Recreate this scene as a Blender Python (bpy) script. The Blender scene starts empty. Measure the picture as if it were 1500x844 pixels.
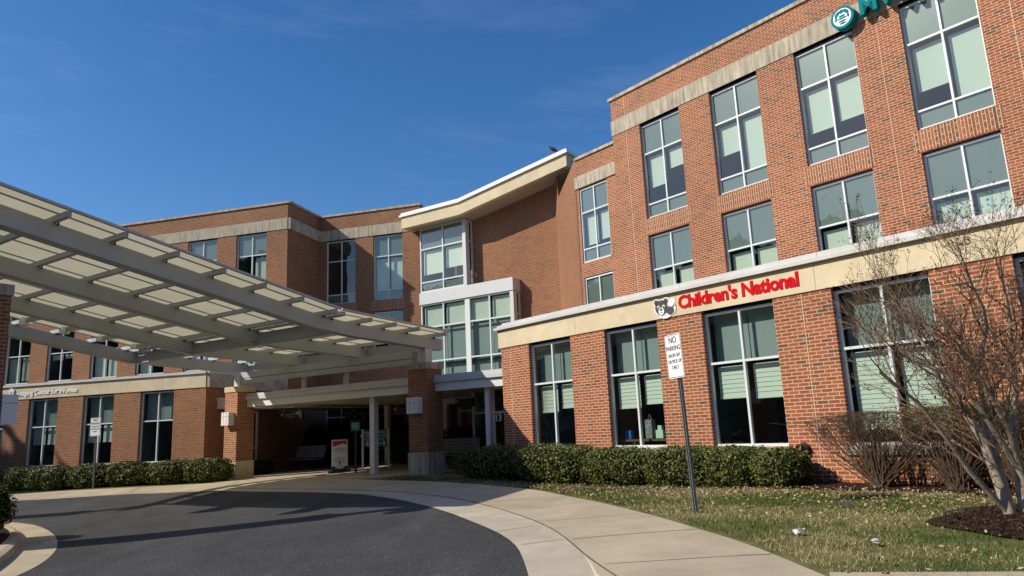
import bpy, math, random
import numpy as np
from mathutils import Vector, Matrix
R_ = math.radians
rng = np.random.default_rng(7); random.seed(7)
sc = bpy.context.scene; COL = sc.collection
# ------------------------------------------------------------------ camera
FPX, PITCH, ROLL, EYE = 1050.3, R_(11.16), R_(-2.505), 1.15
cF = np.array([0, math.cos(PITCH), math.sin(PITCH)]); u0 = np.array([0, -math.sin(PITCH), math.cos(PITCH)])
cR = np.array([1., 0, 0])*math.cos(ROLL) + u0*math.sin(ROLL); cU = -np.array([1., 0, 0])*math.sin(ROLL) + u0*math.cos(ROLL)
CAM = np.array([0, 0, EYE])
cd = bpy.data.cameras.new('camera'); cam = bpy.data.objects.new('camera', cd); COL.objects.link(cam)
cd.sensor_width = 36; cd.lens = FPX/1500*36; cd.clip_end = 3000; cd.clip_start = .05
M = Matrix.Identity(4)
for i in range(3):
    M[i][0] = cR[i]; M[i][1] = cU[i]; M[i][2] = -cF[i]; M[i][3] = CAM[i]
cam.matrix_world = M; sc.camera = cam
# ------------------------------------------------------------------ sky, sun, exposure
SUN_EL = R_(36); SUN_AZ = R_(76.6+180)              # azimuth clockwise from +Y
w = bpy.data.worlds.new('World'); sc.world = w; w.use_nodes = True
nt = w.node_tree; bg = nt.nodes['Background']
sky = nt.nodes.new('ShaderNodeTexSky'); sky.sky_type = 'NISHITA'; sky.sun_disc = False
sky.sun_elevation = SUN_EL; sky.sun_rotation = SUN_AZ; sky.altitude = 0; sky.air_density = 1.0; sky.dust_density = .5; sky.ozone_density = 3.0
tc = nt.nodes.new('ShaderNodeTexCoord'); mp = nt.nodes.new('ShaderNodeMapping'); mp.inputs['Scale'].default_value = (1.2, 1.2, 5)
mp.inputs['Rotation'].default_value = (0, R_(12), 0)
nz = nt.nodes.new('ShaderNodeTexNoise'); nz.inputs['Scale'].default_value = 2.3; nz.inputs['Detail'].default_value = 9; nz.inputs['Roughness'].default_value = .62; nz.inputs['Distortion'].default_value = .5
rp = nt.nodes.new('ShaderNodeValToRGB'); rp.color_ramp.elements[0].position = .5; rp.color_ramp.elements[1].position = .95; rp.color_ramp.elements[1].color = (.10, .10, .10, 1)
hs = nt.nodes.new('ShaderNodeHueSaturation'); hs.inputs['Saturation'].default_value = 1.3; hs.inputs['Hue'].default_value = .506
mx = nt.nodes.new('ShaderNodeMixRGB'); mx.inputs['Color2'].default_value = (8, 9, 10, 1)
L = nt.links.new
L(tc.outputs['Generated'], mp.inputs[0]); L(mp.outputs[0], nz.inputs['Vector']); L(nz.outputs['Fac'], rp.inputs[0])
L(sky.outputs[0], hs.inputs['Color']); L(hs.outputs[0], mx.inputs['Color1']); L(rp.outputs['Color'], mx.inputs['Fac']); L(mx.outputs[0], bg.inputs['Color'])
bg.inputs['Strength'].default_value = .135
sl = bpy.data.lights.new('sun', 'SUN'); sl.energy = 5.0; sl.angle = R_(.53); sl.color = (1, .92, .78)
so = bpy.data.objects.new('sun', sl); COL.objects.link(so)
sd = Vector((math.sin(SUN_AZ)*math.cos(SUN_EL), math.cos(SUN_AZ)*math.cos(SUN_EL), math.sin(SUN_EL)))
so.rotation_euler = sd.to_track_quat('Z', 'Y').to_euler(); so.location = (-30, -10, 40)
sc.view_settings.view_transform = 'Standard'; sc.view_settings.look = 'None'; sc.view_settings.gamma = 1; sc.view_settings.use_curve_mapping = False
sc.view_settings.exposure = 0.0
# ------------------------------------------------------------------ materials
def mat(name, col=(.5, .5, .5), rough=.7, spec=.5, metal=0, noise=None, nscale=8, bump=0, bscale=60, island=None, coord='Object', streak=None):
    m = bpy.data.materials.new(name); m.use_nodes = True; t = m.node_tree; b = t.nodes['Principled BSDF']
    b.inputs['Roughness'].default_value = rough; b.inputs['Specular IOR Level'].default_value = spec; b.inputs['Metallic'].default_value = metal
    b.inputs['Base Color'].default_value = (*col, 1); c = t.nodes.new('ShaderNodeTexCoord'); src = None
    if noise:
        n = t.nodes.new('ShaderNodeTexNoise'); n.inputs['Scale'].default_value = nscale; n.inputs['Detail'].default_value = 8; n.inputs['Roughness'].default_value = .65
        t.links.new(c.outputs[coord], n.inputs['Vector'])
        r = t.nodes.new('ShaderNodeValToRGB'); r.color_ramp.elements[0].position = .3; r.color_ramp.elements[1].position = .7
        r.color_ramp.elements[0].color = (*noise, 1); r.color_ramp.elements[1].color = (*col, 1)
        t.links.new(n.outputs['Fac'], r.inputs[0]); src = r.outputs['Color']
    if island:
        g = t.nodes.new('ShaderNodeNewGeometry'); r = t.nodes.new('ShaderNodeValToRGB'); r.color_ramp.interpolation = 'LINEAR'
        els = r.color_ramp.elements
        for i, cc in enumerate(island):
            p = i/(len(island)-1)
            e = els[0] if i == 0 else (els[-1] if i == len(island)-1 else els.new(p))
            e.position = p; e.color = (*cc, 1)
        t.links.new(g.outputs['Random Per Island'], r.inputs[0]); src = r.outputs['Color']
    if streak:
        mp = t.nodes.new('ShaderNodeMapping'); mp.inputs['Scale'].default_value = (3.5, .35, 1); t.links.new(c.outputs['UV'], mp.inputs[0])
        n = t.nodes.new('ShaderNodeTexNoise'); n.inputs['Scale'].default_value = 2; n.inputs['Detail'].default_value = 6; n.inputs['Roughness'].default_value = .7; t.links.new(mp.outputs[0], n.inputs['Vector'])
        r = t.nodes.new('ShaderNodeValToRGB'); r.color_ramp.elements[0].position = .38; r.color_ramp.elements[1].position = .62
        r.color_ramp.elements[0].color = (*streak, 1); r.color_ramp.elements[1].color = (1, 1, 1, 1); t.links.new(n.outputs['Fac'], r.inputs[0])
        mm = t.nodes.new('ShaderNodeMixRGB'); mm.blend_type = 'MULTIPLY'; mm.inputs['Fac'].default_value = 1
        if src: t.links.new(src, mm.inputs['Color1'])
        else: mm.inputs['Color1'].default_value = (*col, 1)
        t.links.new(r.outputs['Color'], mm.inputs['Color2']); src = mm.outputs[0]
    if src: t.links.new(src, b.inputs['Base Color'])
    if bump:
        n = t.nodes.new('ShaderNodeTexNoise'); n.inputs['Scale'].default_value = bscale; n.inputs['Detail'].default_value = 5; t.links.new(c.outputs[coord], n.inputs['Vector'])
        bp = t.nodes.new('ShaderNodeBump'); bp.inputs['Strength'].default_value = bump; bp.inputs['Distance'].default_value = .02
        t.links.new(n.outputs['Fac'], bp.inputs['Height']); t.links.new(bp.outputs[0], b.inputs['Normal'])
    return m
def brick(name, c1, c2, mortar, dark=(.15, .085, .055), bw=.2135, rh=.0677, ms=.0085, darkp=.955):
    m = bpy.data.materials.new(name); m.use_nodes = True; t = m.node_tree; b = t.nodes['Principled BSDF']; b.inputs['Roughness'].default_value = .85; b.inputs['Specular IOR Level'].default_value = .25
    c = t.nodes.new('ShaderNodeTexCoord'); k = t.nodes.new('ShaderNodeTexBrick'); k.inputs['Scale'].default_value = 1
    k.inputs['Brick Width'].default_value = bw; k.inputs['Row Height'].default_value = rh; k.inputs['Mortar Size'].default_value = ms; k.inputs['Mortar Smooth'].default_value = .1
    k.inputs['Bias'].default_value = 0; k.inputs['Color1'].default_value = (0, 0, 0, 1); k.inputs['Color2'].default_value = (1, 1, 1, 1); k.inputs['Mortar'].default_value = (.5, .5, .5, 1)
    t.links.new(c.outputs['UV'], k.inputs['Vector'])
    n0 = t.nodes.new('ShaderNodeTexNoise'); n0.inputs['Scale'].default_value = .5; n0.inputs['Detail'].default_value = 4; t.links.new(c.outputs['UV'], n0.inputs['Vector'])
    ma = t.nodes.new('ShaderNodeMath'); ma.operation = 'MULTIPLY_ADD'; ma.inputs[1].default_value = .2; t.links.new(n0.outputs['Fac'], ma.inputs[0])
    ma2 = t.nodes.new('ShaderNodeMath'); ma2.operation = 'ADD'; ma2.inputs[1].default_value = -.1
    t.links.new(k.outputs['Color'], ma.inputs[2]); t.links.new(ma.outputs[0], ma2.inputs[0])
    r = t.nodes.new('ShaderNodeValToRGB'); e = r.color_ramp.elements
    e[0].position = 0; e[0].color = (*c1, 1); e[1].position = 1; e[1].color = (*dark, 1)
    x = e.new(.45); x.color = (*[(a+b2)/2 for a, b2 in zip(c1, c2)], 1); x = e.new(darkp-.04); x.color = (*c2, 1); x = e.new(darkp); x.color = (*dark, 1)
    t.links.new(ma2.outputs[0], r.inputs[0])
    nz = t.nodes.new('ShaderNodeTexNoise'); nz.inputs['Scale'].default_value = 35; nz.inputs['Detail'].default_value = 6; t.links.new(c.outputs['UV'], nz.inputs['Vector'])
    r2 = t.nodes.new('ShaderNodeValToRGB'); r2.color_ramp.elements[0].color = (.7, .7, .7, 1); r2.color_ramp.elements[1].color = (1.15, 1.15, 1.15, 1); r2.color_ramp.elements[0].position = .3; r2.color_ramp.elements[1].position = .7
    t.links.new(nz.outputs['Fac'], r2.inputs[0])
    mm = t.nodes.new('ShaderNodeMixRGB'); mm.blend_type = 'MULTIPLY'; mm.inputs['Fac'].default_value = 1; t.links.new(r.outputs['Color'], mm.inputs['Color1']); t.links.new(r2.outputs['Color'], mm.inputs['Color2'])
    mo = t.nodes.new('ShaderNodeMixRGB'); mo.inputs['Color2'].default_value = (*mortar, 1); t.links.new(k.outputs['Fac'], mo.inputs['Fac']); t.links.new(mm.outputs[0], mo.inputs['Color1'])
    # slow weathering
    n2 = t.nodes.new('ShaderNodeTexNoise'); n2.inputs['Scale'].default_value = .22; n2.inputs['Detail'].default_value = 6; n2.inputs['Roughness'].default_value = .7; t.links.new(c.outputs['UV'], n2.inputs['Vector'])
    r3 = t.nodes.new('ShaderNodeValToRGB'); r3.color_ramp.elements[0].position = .32; r3.color_ramp.elements[1].position = .66; r3.color_ramp.elements[0].color = (.8, .78, .77, 1); r3.color_ramp.elements[1].color = (1.08, 1.06, 1.04, 1); t.links.new(n2.outputs['Fac'], r3.inputs[0])
    m3 = t.nodes.new('ShaderNodeMixRGB'); m3.blend_type = 'MULTIPLY'; m3.inputs['Fac'].default_value = 1; t.links.new(mo.outputs[0], m3.inputs['Color1']); t.links.new(r3.outputs['Color'], m3.inputs['Color2'])
    t.links.new(m3.outputs[0], b.inputs['Base Color'])
    bp = t.nodes.new('ShaderNodeBump'); bp.invert = True; bp.inputs['Strength'].default_value = .6; bp.inputs['Distance'].default_value = .006; t.links.new(k.outputs['Fac'], bp.inputs['Height']); t.links.new(bp.outputs[0], b.inputs['Normal'])
    return m
def glass(name, tint, refl=.1, wav=.02, edge=.6):
    m = bpy.data.materials.new(name); m.use_nodes = True; t = m.node_tree; t.nodes.remove(t.nodes['Principled BSDF']); o = t.nodes['Material Output']
    tr = t.nodes.new('ShaderNodeBsdfTransparent'); tr.inputs[0].default_value = (*tint, 1); gl = t.nodes.new('ShaderNodeBsdfGlossy'); gl.inputs['Roughness'].default_value = .015; gl.inputs['Color'].default_value = (.97, .93, .82, 1)
    lw = t.nodes.new('ShaderNodeLayerWeight'); lw.inputs['Blend'].default_value = .25
    mr = t.nodes.new('ShaderNodeMapRange'); mr.inputs['To Min'].default_value = refl; mr.inputs['To Max'].default_value = edge; t.links.new(lw.outputs['Fresnel'], mr.inputs[0])
    ms = t.nodes.new('ShaderNodeMixShader'); t.links.new(mr.outputs[0], ms.inputs[0]); t.links.new(tr.outputs[0], ms.inputs[1]); t.links.new(gl.outputs[0], ms.inputs[2]); t.links.new(ms.outputs[0], o.inputs[0])
    c = t.nodes.new('ShaderNodeTexCoord'); n = t.nodes.new('ShaderNodeTexNoise'); n.inputs['Scale'].default_value = 1.3; n.inputs['Detail'].default_value = 1; t.links.new(c.outputs['Object'], n.inputs['Vector'])
    bp = t.nodes.new('ShaderNodeBump'); bp.inputs['Strength'].default_value = 1; bp.inputs['Distance'].default_value = wav; t.links.new(n.outputs['Fac'], bp.inputs['Height']); t.links.new(bp.outputs[0], gl.inputs['Normal'])
    return m
def panel_mat(name):
    m = bpy.data.materials.new(name); m.use_nodes = True; t = m.node_tree; t.nodes.remove(t.nodes['Principled BSDF']); o = t.nodes['Material Output']
    c = t.nodes.new('ShaderNodeTexCoord'); n = t.nodes.new('ShaderNodeTexNoise'); n.inputs['Scale'].default_value = .9; n.inputs['Detail'].default_value = 5; t.links.new(c.outputs['Object'], n.inputs['Vector'])
    r = t.nodes.new('ShaderNodeValToRGB'); r.color_ramp.elements[0].color = (.68, .60, .38, 1); r.color_ramp.elements[1].color = (.82, .76, .53, 1); t.links.new(n.outputs['Fac'], r.inputs[0])
    d = t.nodes.new('ShaderNodeBsdfDiffuse'); tl = t.nodes.new('ShaderNodeBsdfTranslucent')
    t.links.new(r.outputs[0], d.inputs[0]); t.links.new(r.outputs[0], tl.inputs[0]); ms = t.nodes.new('ShaderNodeMixShader'); ms.inputs[0].default_value = .5
    t.links.new(d.outputs[0], ms.inputs[1]); t.links.new(tl.outputs[0], ms.inputs[2]); t.links.new(ms.outputs[0], o.inputs[0]); return m
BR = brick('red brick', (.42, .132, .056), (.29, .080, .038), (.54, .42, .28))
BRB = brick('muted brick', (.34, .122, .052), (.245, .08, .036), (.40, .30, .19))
SOLD = brick('soldier brick', (.42, .15, .07), (.28, .095, .05), (.62, .5, .34), bw=.2, rh=.0715, ms=.008)
STONE = mat('cream cast stone', (.72, .61, .41), .8, .3, noise=(.62, .52, .35), nscale=2.5, bump=.1)
STONEW = mat('weathered stone', (.60, .53, .41), .85, .3, noise=(.46, .40, .31), nscale=1.5, bump=.15, streak=(.55, .53, .5))
COPE = mat('pale grey coping metal', (.62, .61, .58), .5, .4, noise=(.54, .53, .51), nscale=1.2)
WHITE = mat('white trim', (.78, .77, .74), .5, .4, noise=(.72, .71, .68), nscale=2)
FRAME = mat('aluminium frame', (.66, .70, .70), .35, .5)
PANEL = mat('pale metal panel', (.62, .63, .63), .4, .5, noise=(.57, .58, .58), nscale=.8)
GREY = mat('grey painted steel', (.44, .465, .49), .5, .4, noise=(.41, .435, .46), nscale=1.1)
GLASS = glass('green tinted glass', (.74, .83, .79), .10, .004, .5)
DGLASS = glass('dark entrance glass', (.40, .48, .47), .07, .004, .5)
SPAN = mat('grey spandrel', (.215, .235, .225), .3, .4, noise=(.20, .22, .21), nscale=.8)
BLIND = mat('mint white blind', (.76, .78, .70), .8, .2); SPAND = mat('added pane backing', (.32, .37, .375), .6, .3)
BLINDW = mat('cream blind', (.95, .93, .82), .8, .2)
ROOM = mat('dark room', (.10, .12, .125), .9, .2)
ROOF = mat('flat roof membrane', (.35, .34, .32), .9, .2, noise=(.28, .27, .26), nscale=1)
SOFF = mat('beige soffit', (.42, .37, .28), .85, .2, noise=(.38, .34, .26), nscale=1)
PANELM = panel_mat('translucent cream roof panel')
TXW = mat('white lettering', (.85, .85, .83), .5)
TXR = mat('red lettering', (.58, .003, .012), .7, .1)
TXK = mat('dark lettering', (.03, .03, .03), .5)
TEAL = mat('teal sign', (.0, .19, .21), .8, .15)
DTEAL = mat('deep teal sign', (.015, .22, .23), .5)
CHAR = mat('charcoal emblem', (.05, .045, .045), .5)
BLACK = mat('black board', (.015, .016, .016), .4)
SIGNW = mat('white sign face', (.82, .83, .84), .45)
STEEL = mat('galvanised post', (.22, .25, .27), .45, .5, .3, noise=(.16, .18, .2), nscale=20)
CONC = mat('tan concrete paving', (.50, .415, .295), .9, .25, noise=(.40, .335, .24), nscale=1.3, bump=.25, bscale=90)
GUT = mat('pale concrete gutter', (.54, .475, .36), .9, .25, noise=(.43, .38, .29), nscale=2.2, bump=.25, bscale=90)
JOINT = mat('dark paving joint', (.10, .085, .065), .95, .1)
MULCH = mat('dark bark mulch', (.05, .03, .022), .95, .1, noise=(.025, .015, .011), nscale=25, bump=1, bscale=50)
def asphalt():
    m = mat('asphalt', (.054, .057, .062), .85, .35, noise=(.036, .038, .042), nscale=.9, bump=.7, bscale=130)
    t = m.node_tree; b = t.nodes['Principled BSDF']; src = b.inputs['Base Color'].links[0].from_socket
    c = t.nodes.new('ShaderNodeTexCoord'); v = t.nodes.new('ShaderNodeTexNoise'); v.inputs['Scale'].default_value = 55; v.inputs['Detail'].default_value = 2; t.links.new(c.outputs['Object'], v.inputs['Vector'])
    r = t.nodes.new('ShaderNodeValToRGB'); r.color_ramp.elements[0].position = .42; r.color_ramp.elements[1].position = .68; r.color_ramp.elements[0].color = (.55, .55, .55, 1); r.color_ramp.elements[1].color = (2.6, 2.5, 2.4, 1)
    t.links.new(v.outputs['Fac'], r.inputs[0]); mm = t.nodes.new('ShaderNodeMixRGB'); mm.blend_type = 'MULTIPLY'; mm.inputs['Fac'].default_value = 1
    t.links.new(src, mm.inputs['Color1']); t.links.new(r.outputs[0], mm.inputs['Color2']); t.links.new(mm.outputs[0], b.inputs['Base Color']); return m
ASPH = asphalt()
def wear(m, sc_=.35, lo=.8, hi=1.15, stretch=(1, 1, 1)):
    t = m.node_tree; b = t.nodes['Principled BSDF']; src = b.inputs['Base Color'].links[0].from_socket; c = t.nodes.new('ShaderNodeTexCoord'); mp = t.nodes.new('ShaderNodeMapping'); mp.inputs['Scale'].default_value = stretch; mp.inputs['Rotation'].default_value = (0, 0, R_(35))
    n = t.nodes.new('ShaderNodeTexNoise'); n.inputs['Scale'].default_value = sc_; n.inputs['Detail'].default_value = 9; n.inputs['Roughness'].default_value = .72; n.inputs['Distortion'].default_value = .6
    t.links.new(c.outputs['Object'], mp.inputs[0]); t.links.new(mp.outputs[0], n.inputs['Vector']); r = t.nodes.new('ShaderNodeValToRGB'); r.color_ramp.elements[0].position = .36; r.color_ramp.elements[1].position = .66
    r.color_ramp.elements[0].color = (lo, lo, lo*.98, 1); r.color_ramp.elements[1].color = (hi, hi, hi, 1); t.links.new(n.outputs['Fac'], r.inputs[0])
    mm = t.nodes.new('ShaderNodeMixRGB'); mm.blend_type = 'MULTIPLY'; mm.inputs['Fac'].default_value = 1; t.links.new(src, mm.inputs['Color1']); t.links.new(r.outputs[0], mm.inputs['Color2']); t.links.new(mm.outputs[0], b.inputs['Base Color'])
wear(ASPH, .6, .70, 1.2, (1, .35, 1)); wear(CONC, .5, .84, 1.14); wear(GUT, .7, .84, 1.12); wear(GREY, .8, .93, 1.05); wear(STONE, .8, .86, 1.06); wear(COPE, .9, .9, 1.05)
def lawn():
    m = bpy.data.materials.new('winter lawn soil'); m.use_nodes = True; t = m.node_tree; b = t.nodes['Principled BSDF']; b.inputs['Roughness'].default_value = .95; b.inputs['Specular IOR Level'].default_value = .1
    c = t.nodes.new('ShaderNodeTexCoord'); n = t.nodes.new('ShaderNodeTexNoise'); n.inputs['Scale'].default_value = .9; n.inputs['Detail'].default_value = 10; n.inputs['Roughness'].default_value = .75; t.links.new(c.outputs['Object'], n.inputs['Vector'])
    r = t.nodes.new('ShaderNodeValToRGB'); e = r.color_ramp.elements; e[0].position = .36; e[0].color = (.05, .075, .018, 1); e[1].position = .66; e[1].color = (.26, .21, .095, 1); x = e.new(.5); x.color = (.13, .125, .045, 1)
    t.links.new(n.outputs['Fac'], r.inputs[0]); t.links.new(r.outputs[0], b.inputs['Base Color']); return m
LAWN = lawn()
BLADE = mat('grass blades', (.1, .12, .03), .8, .2, island=[(.05, .10, .018), (.08, .13, .025), (.17, .17, .055), (.36, .29, .14), (.42, .34, .18)])
LEAF = mat('hedge leaves', (.04, .06, .015), .55, .3, island=[(.03, .042, .008), (.065, .085, .014), (.115, .135, .025), (.17, .185, .045)])
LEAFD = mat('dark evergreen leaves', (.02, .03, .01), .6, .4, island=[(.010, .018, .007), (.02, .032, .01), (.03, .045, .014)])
LEAFY = mat('olive yellow leaves', (.2, .2, .04), .6, .3, island=[(.10, .11, .02), (.20, .19, .045), (.28, .25, .07)])
CORE = mat('hedge inner shade', (.012, .014, .006), 1, 0)  # near-black colour imitates the deep shade inside the foliage
DRY = mat('dry fallen leaves', (.4, .3, .18), .8, .2, island=[(.20, .11, .05), (.38, .27, .15), (.5, .4, .26)])
BARK = mat('smooth pale bark', (.44, .37, .28), .75, .3, noise=(.24, .19, .14), nscale=9, bump=.3, bscale=30)
TWIG = mat('brown twigs', (.24, .155, .10), .85, .2)
SEED = mat('dark seed heads', (.05, .03, .022), .9, .1)
STEM = mat('shrub stems', (.11, .075, .05), .9, .2)
LAMPM = mat('frosted lamp cover', (.78, .78, .76), .3, .5)
BLUE = mat('blue cardboard', (.02, .16, .55), .5); MINT = mat('mint card', (.55, .78, .62), .6)
PATT = mat('black patterned bag', (.02, .02, .02), .5, noise=(.5, .5, .5), nscale=22)
SLAT = mat('weathered bench slats', (.24, .235, .22), .6, noise=(.17, .165, .16), nscale=6)
# ------------------------------------------------------------------ frames and mesh helpers
YA, YB, YM = -39.18, -74.64, -56.9
class Fr:
    def __init__(s, yaw, off):
        a = R_(yaw); s.u = np.array([math.sin(a), math.cos(a), 0]); s.n = np.array([math.cos(a), -math.sin(a), 0]); s.off = off
    def P(s, a, z, d=0): return s.u*a + s.n*(s.off-d) + np.array([0, 0, z])
    def hit(s, x, y):            # the point of this facade plane a sight line meets
        d = ray(x, y); t = (s.off - s.n@CAM)/(s.n@d); p = CAM+d*t; return float(p@s.u), float(p[2])
def ray(x, y): return cF + cR*(x-750)/FPX - cU*(y-422)/FPX
TP = np.array([(0, 0, -.3), (3, 5, -.12), (-5, 5, -.42), (-9, 12, -.45), (-5, 16, -.40), (-1, 13.5, -.2), (-.1, 16, -.12), (3.5, 10, 0), (5.3, 13.1, 0), (-.6, 20.2, 0), (-2.8, 22.8, -.04), (-10.3, 26.7, -.2),
      (-13, 27, -.27), (-20, 28, -.38), (-15, 20, -.48), (-4.5, 23.5, -.08), (-8, 28, -.1), (10, 8, 0), (8, 5, -.05), (-25, 15, -.5), (0, 30, 0), (-30, 35, -.4), (20, 0, -.1), (0, -10, -.3), (-20, 0, -.5), (8, 14, .02)])
def tz(x, y):
    x = np.asarray(x, float); y = np.asarray(y, float)
    d2 = (x[..., None]-TP[:, 0])**2 + (y[..., None]-TP[:, 1])**2
    wt = np.exp(-d2/(2*2.6**2)) + 1e-4/(1+d2)
    return (wt*TP[:, 2]).sum(-1)/wt.sum(-1)
def gp(x, y):
    d = ray(x, y); z = -.15
    for _ in range(40):
        t = (z-EYE)/d[2]; p = CAM+d*t; z = float(tz(p[0], p[1]))
    return np.array([p[0], p[1], z])
class MB:
    def __init__(s): s.v = []; s.f = []; s.uv = []; s.mi = []
    def face(s, pts, uv=None, m=0):
        k = len(s.v); s.v += [tuple(p) for p in pts]; s.f.append(tuple(range(k, k+len(pts)))); s.uv += list(uv) if uv is not None else [(0, 0)]*len(pts); s.mi.append(m)
    def box(s, fr, a0, a1, z0, z1, d0, d1, m=0):
        P = fr.P; c = [P(a, z, d) for a in (a0, a1) for z in (z0, z1) for d in (d0, d1)]
        for i, ax in (((0, 1, 3, 2), 'dz'), ((4, 6, 7, 5), 'dz'), ((0, 4, 5, 1), 'ad'), ((2, 3, 7, 6), 'ad'), ((0, 2, 6, 4), 'az'), ((1, 5, 7, 3), 'az')):
            q = []
            for j in i:
                a = (a0, a1)[j >> 2]; z = (z0, z1)[(j >> 1) & 1]; d = (d0, d1)[j & 1]
                q.append((d+a0, z) if ax == 'dz' else ((a, d) if ax == 'ad' else (a, z)))
            s.face([c[j] for j in i], q, m)
    def bar(s, p, q, w, h, m=0, up=(0, 0, 1)):      # beam between two points, w across, h along up (p,q on centre line)
        p = np.array(p, float); q = np.array(q, float); t = q-p; t = t/np.linalg.norm(t); up = np.array(up, float)
        sd_ = np.cross(t, up); sd_ /= np.linalg.norm(sd_); uu = np.cross(sd_, t)
        c = [e+sd_*x*w/2+uu*y*h/2 for e in (p, q) for x, y in ((-1, -1), (1, -1), (1, 1), (-1, 1))]
        for i in ((3, 2, 1, 0), (4, 5, 6, 7), (0, 1, 5, 4), (1, 2, 6, 5), (2, 3, 7, 6), (3, 0, 4, 7)): s.face([c[j] for j in i], None, m)
    def tube(s, pts, rad, n=6, m=0, cap=True):
        pts = [np.array(p, float) for p in pts]; k0 = len(s.v); N = len(pts)
        for i, p in enumerate(pts):
            t = pts[min(i+1, N-1)]-pts[max(i-1, 0)]; t = t/(np.linalg.norm(t)+1e-9); a = np.cross(t, (0, 0, 1) if abs(t[2]) < .9 else (1, 0, 0)); a /= np.linalg.norm(a); b = np.cross(t, a)
            for j in range(n):
                g = 2*math.pi*j/n; s.v.append(tuple(p+(a*math.cos(g)+b*math.sin(g))*rad[i]))
        for i in range(N-1):
            for j in range(n):
                s.f.append((k0+i*n+j, k0+i*n+(j+1) % n, k0+(i+1)*n+(j+1) % n, k0+(i+1)*n+j)); s.uv += [(0, 0)]*4; s.mi.append(m)
        if cap:
            for i in (0, N-1): s.f.append(tuple(k0+i*n+j for j in range(n))); s.uv += [(0, 0)]*n; s.mi.append(m)
    def build(s, name, mats, parent=None, smooth=False, bevel=0):
        me = bpy.data.meshes.new(name); me.from_pydata(s.v, [], s.f); me.uv_layers.new(name='UVMap')
        me.uv_layers[0].data.foreach_set('uv', np.array(s.uv, dtype=np.float32).ravel())
        for m_ in (mats if isinstance(mats, (list, tuple)) else [mats]): me.materials.append(m_)
        me.polygons.foreach_set('material_index', s.mi)
        if smooth: me.polygons.foreach_set('use_smooth', [True]*len(s.f))
        me.update(); o = bpy.data.objects.new(name, me); COL.objects.link(o)
        if parent: adopt(o, parent)
        if bevel:
            b = o.modifiers.new('bevel', 'BEVEL'); b.width = bevel; b.segments = 2; b.limit_method = 'ANGLE'
            import bmesh
            bm = bmesh.new(); bm.from_mesh(me); bmesh.ops.remove_doubles(bm, verts=bm.verts, dist=1e-5); bmesh.ops.recalc_face_normals(bm, faces=bm.faces); bm.to_mesh(me); bm.free()
        return o
def adopt(o, parent):
    o.parent = parent; o.matrix_parent_inverse = world_of(parent).inverted()
def world_of(o):
    m = o.matrix_basis.copy()
    if o.parent: m = world_of(o.parent) @ o.matrix_parent_inverse @ m
    return m
def tag(o, label=None, cat=None, group=None, kind=None):
    if label: o['label'] = label
    if cat: o['category'] = cat
    if group: o['group'] = group
    if kind: o['kind'] = kind
    return o
def thing(name, label, cat, loc=(0, 0, 0), group=None):
    o = bpy.data.objects.new(name, None); o.empty_display_size = .3; COL.objects.link(o); o.location = tuple(loc); return tag(o, label, cat, group)
BOLD = None
def text(name, body, size, origin, right, up, m, parent=None, depth=.02, bold=.0, align='CENTER', spacing=1, line=1, shear=0):
    cu = bpy.data.curves.new(name, 'FONT'); cu.body = body; cu.size = size; cu.extrude = depth/2; cu.offset = bold; cu.align_x = align; cu.space_character = spacing; cu.space_line = line; cu.resolution_u = 3; cu.shear = shear
    tmp = bpy.data.objects.new(name, cu); COL.objects.link(tmp); bpy.context.view_layer.update()
    me = bpy.data.meshes.new_from_object(tmp.evaluated_get(bpy.context.evaluated_depsgraph_get())); COL.objects.unlink(tmp); bpy.data.objects.remove(tmp)
    right = Vector(right).normalized(); up = Vector(up).normalized(); nn = right.cross(up)
    T = Matrix(((right.x, up.x, nn.x, origin[0]), (right.y, up.y, nn.y, origin[1]), (right.z, up.z, nn.z, origin[2]), (0, 0, 0, 1)))
    me.transform(T); me.materials.clear(); me.materials.append(m); o = bpy.data.objects.new(name, me); COL.objects.link(o)
    if parent: adopt(o, parent)
    return o
UP = (0, 0, 1)
# ------------------------------------------------------------------ terrain and paving
def sheet(name, mat_, rows, label=None, off=0.0):   # rows: list of point rows (same length) -> lofted sheet draped on the terrain
    A = np.array(rows)
    b = MB()
    for i in range(A.shape[0]-1):
        for j in range(A.shape[1]-1):
            q = [A[i, j], A[i, j+1], A[i+1, j+1], A[i+1, j]]; b.face(q, [(p[0], p[1]) for p in q])
    o = b.build(name, mat_, smooth=True); return tag(o, kind='structure')
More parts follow.
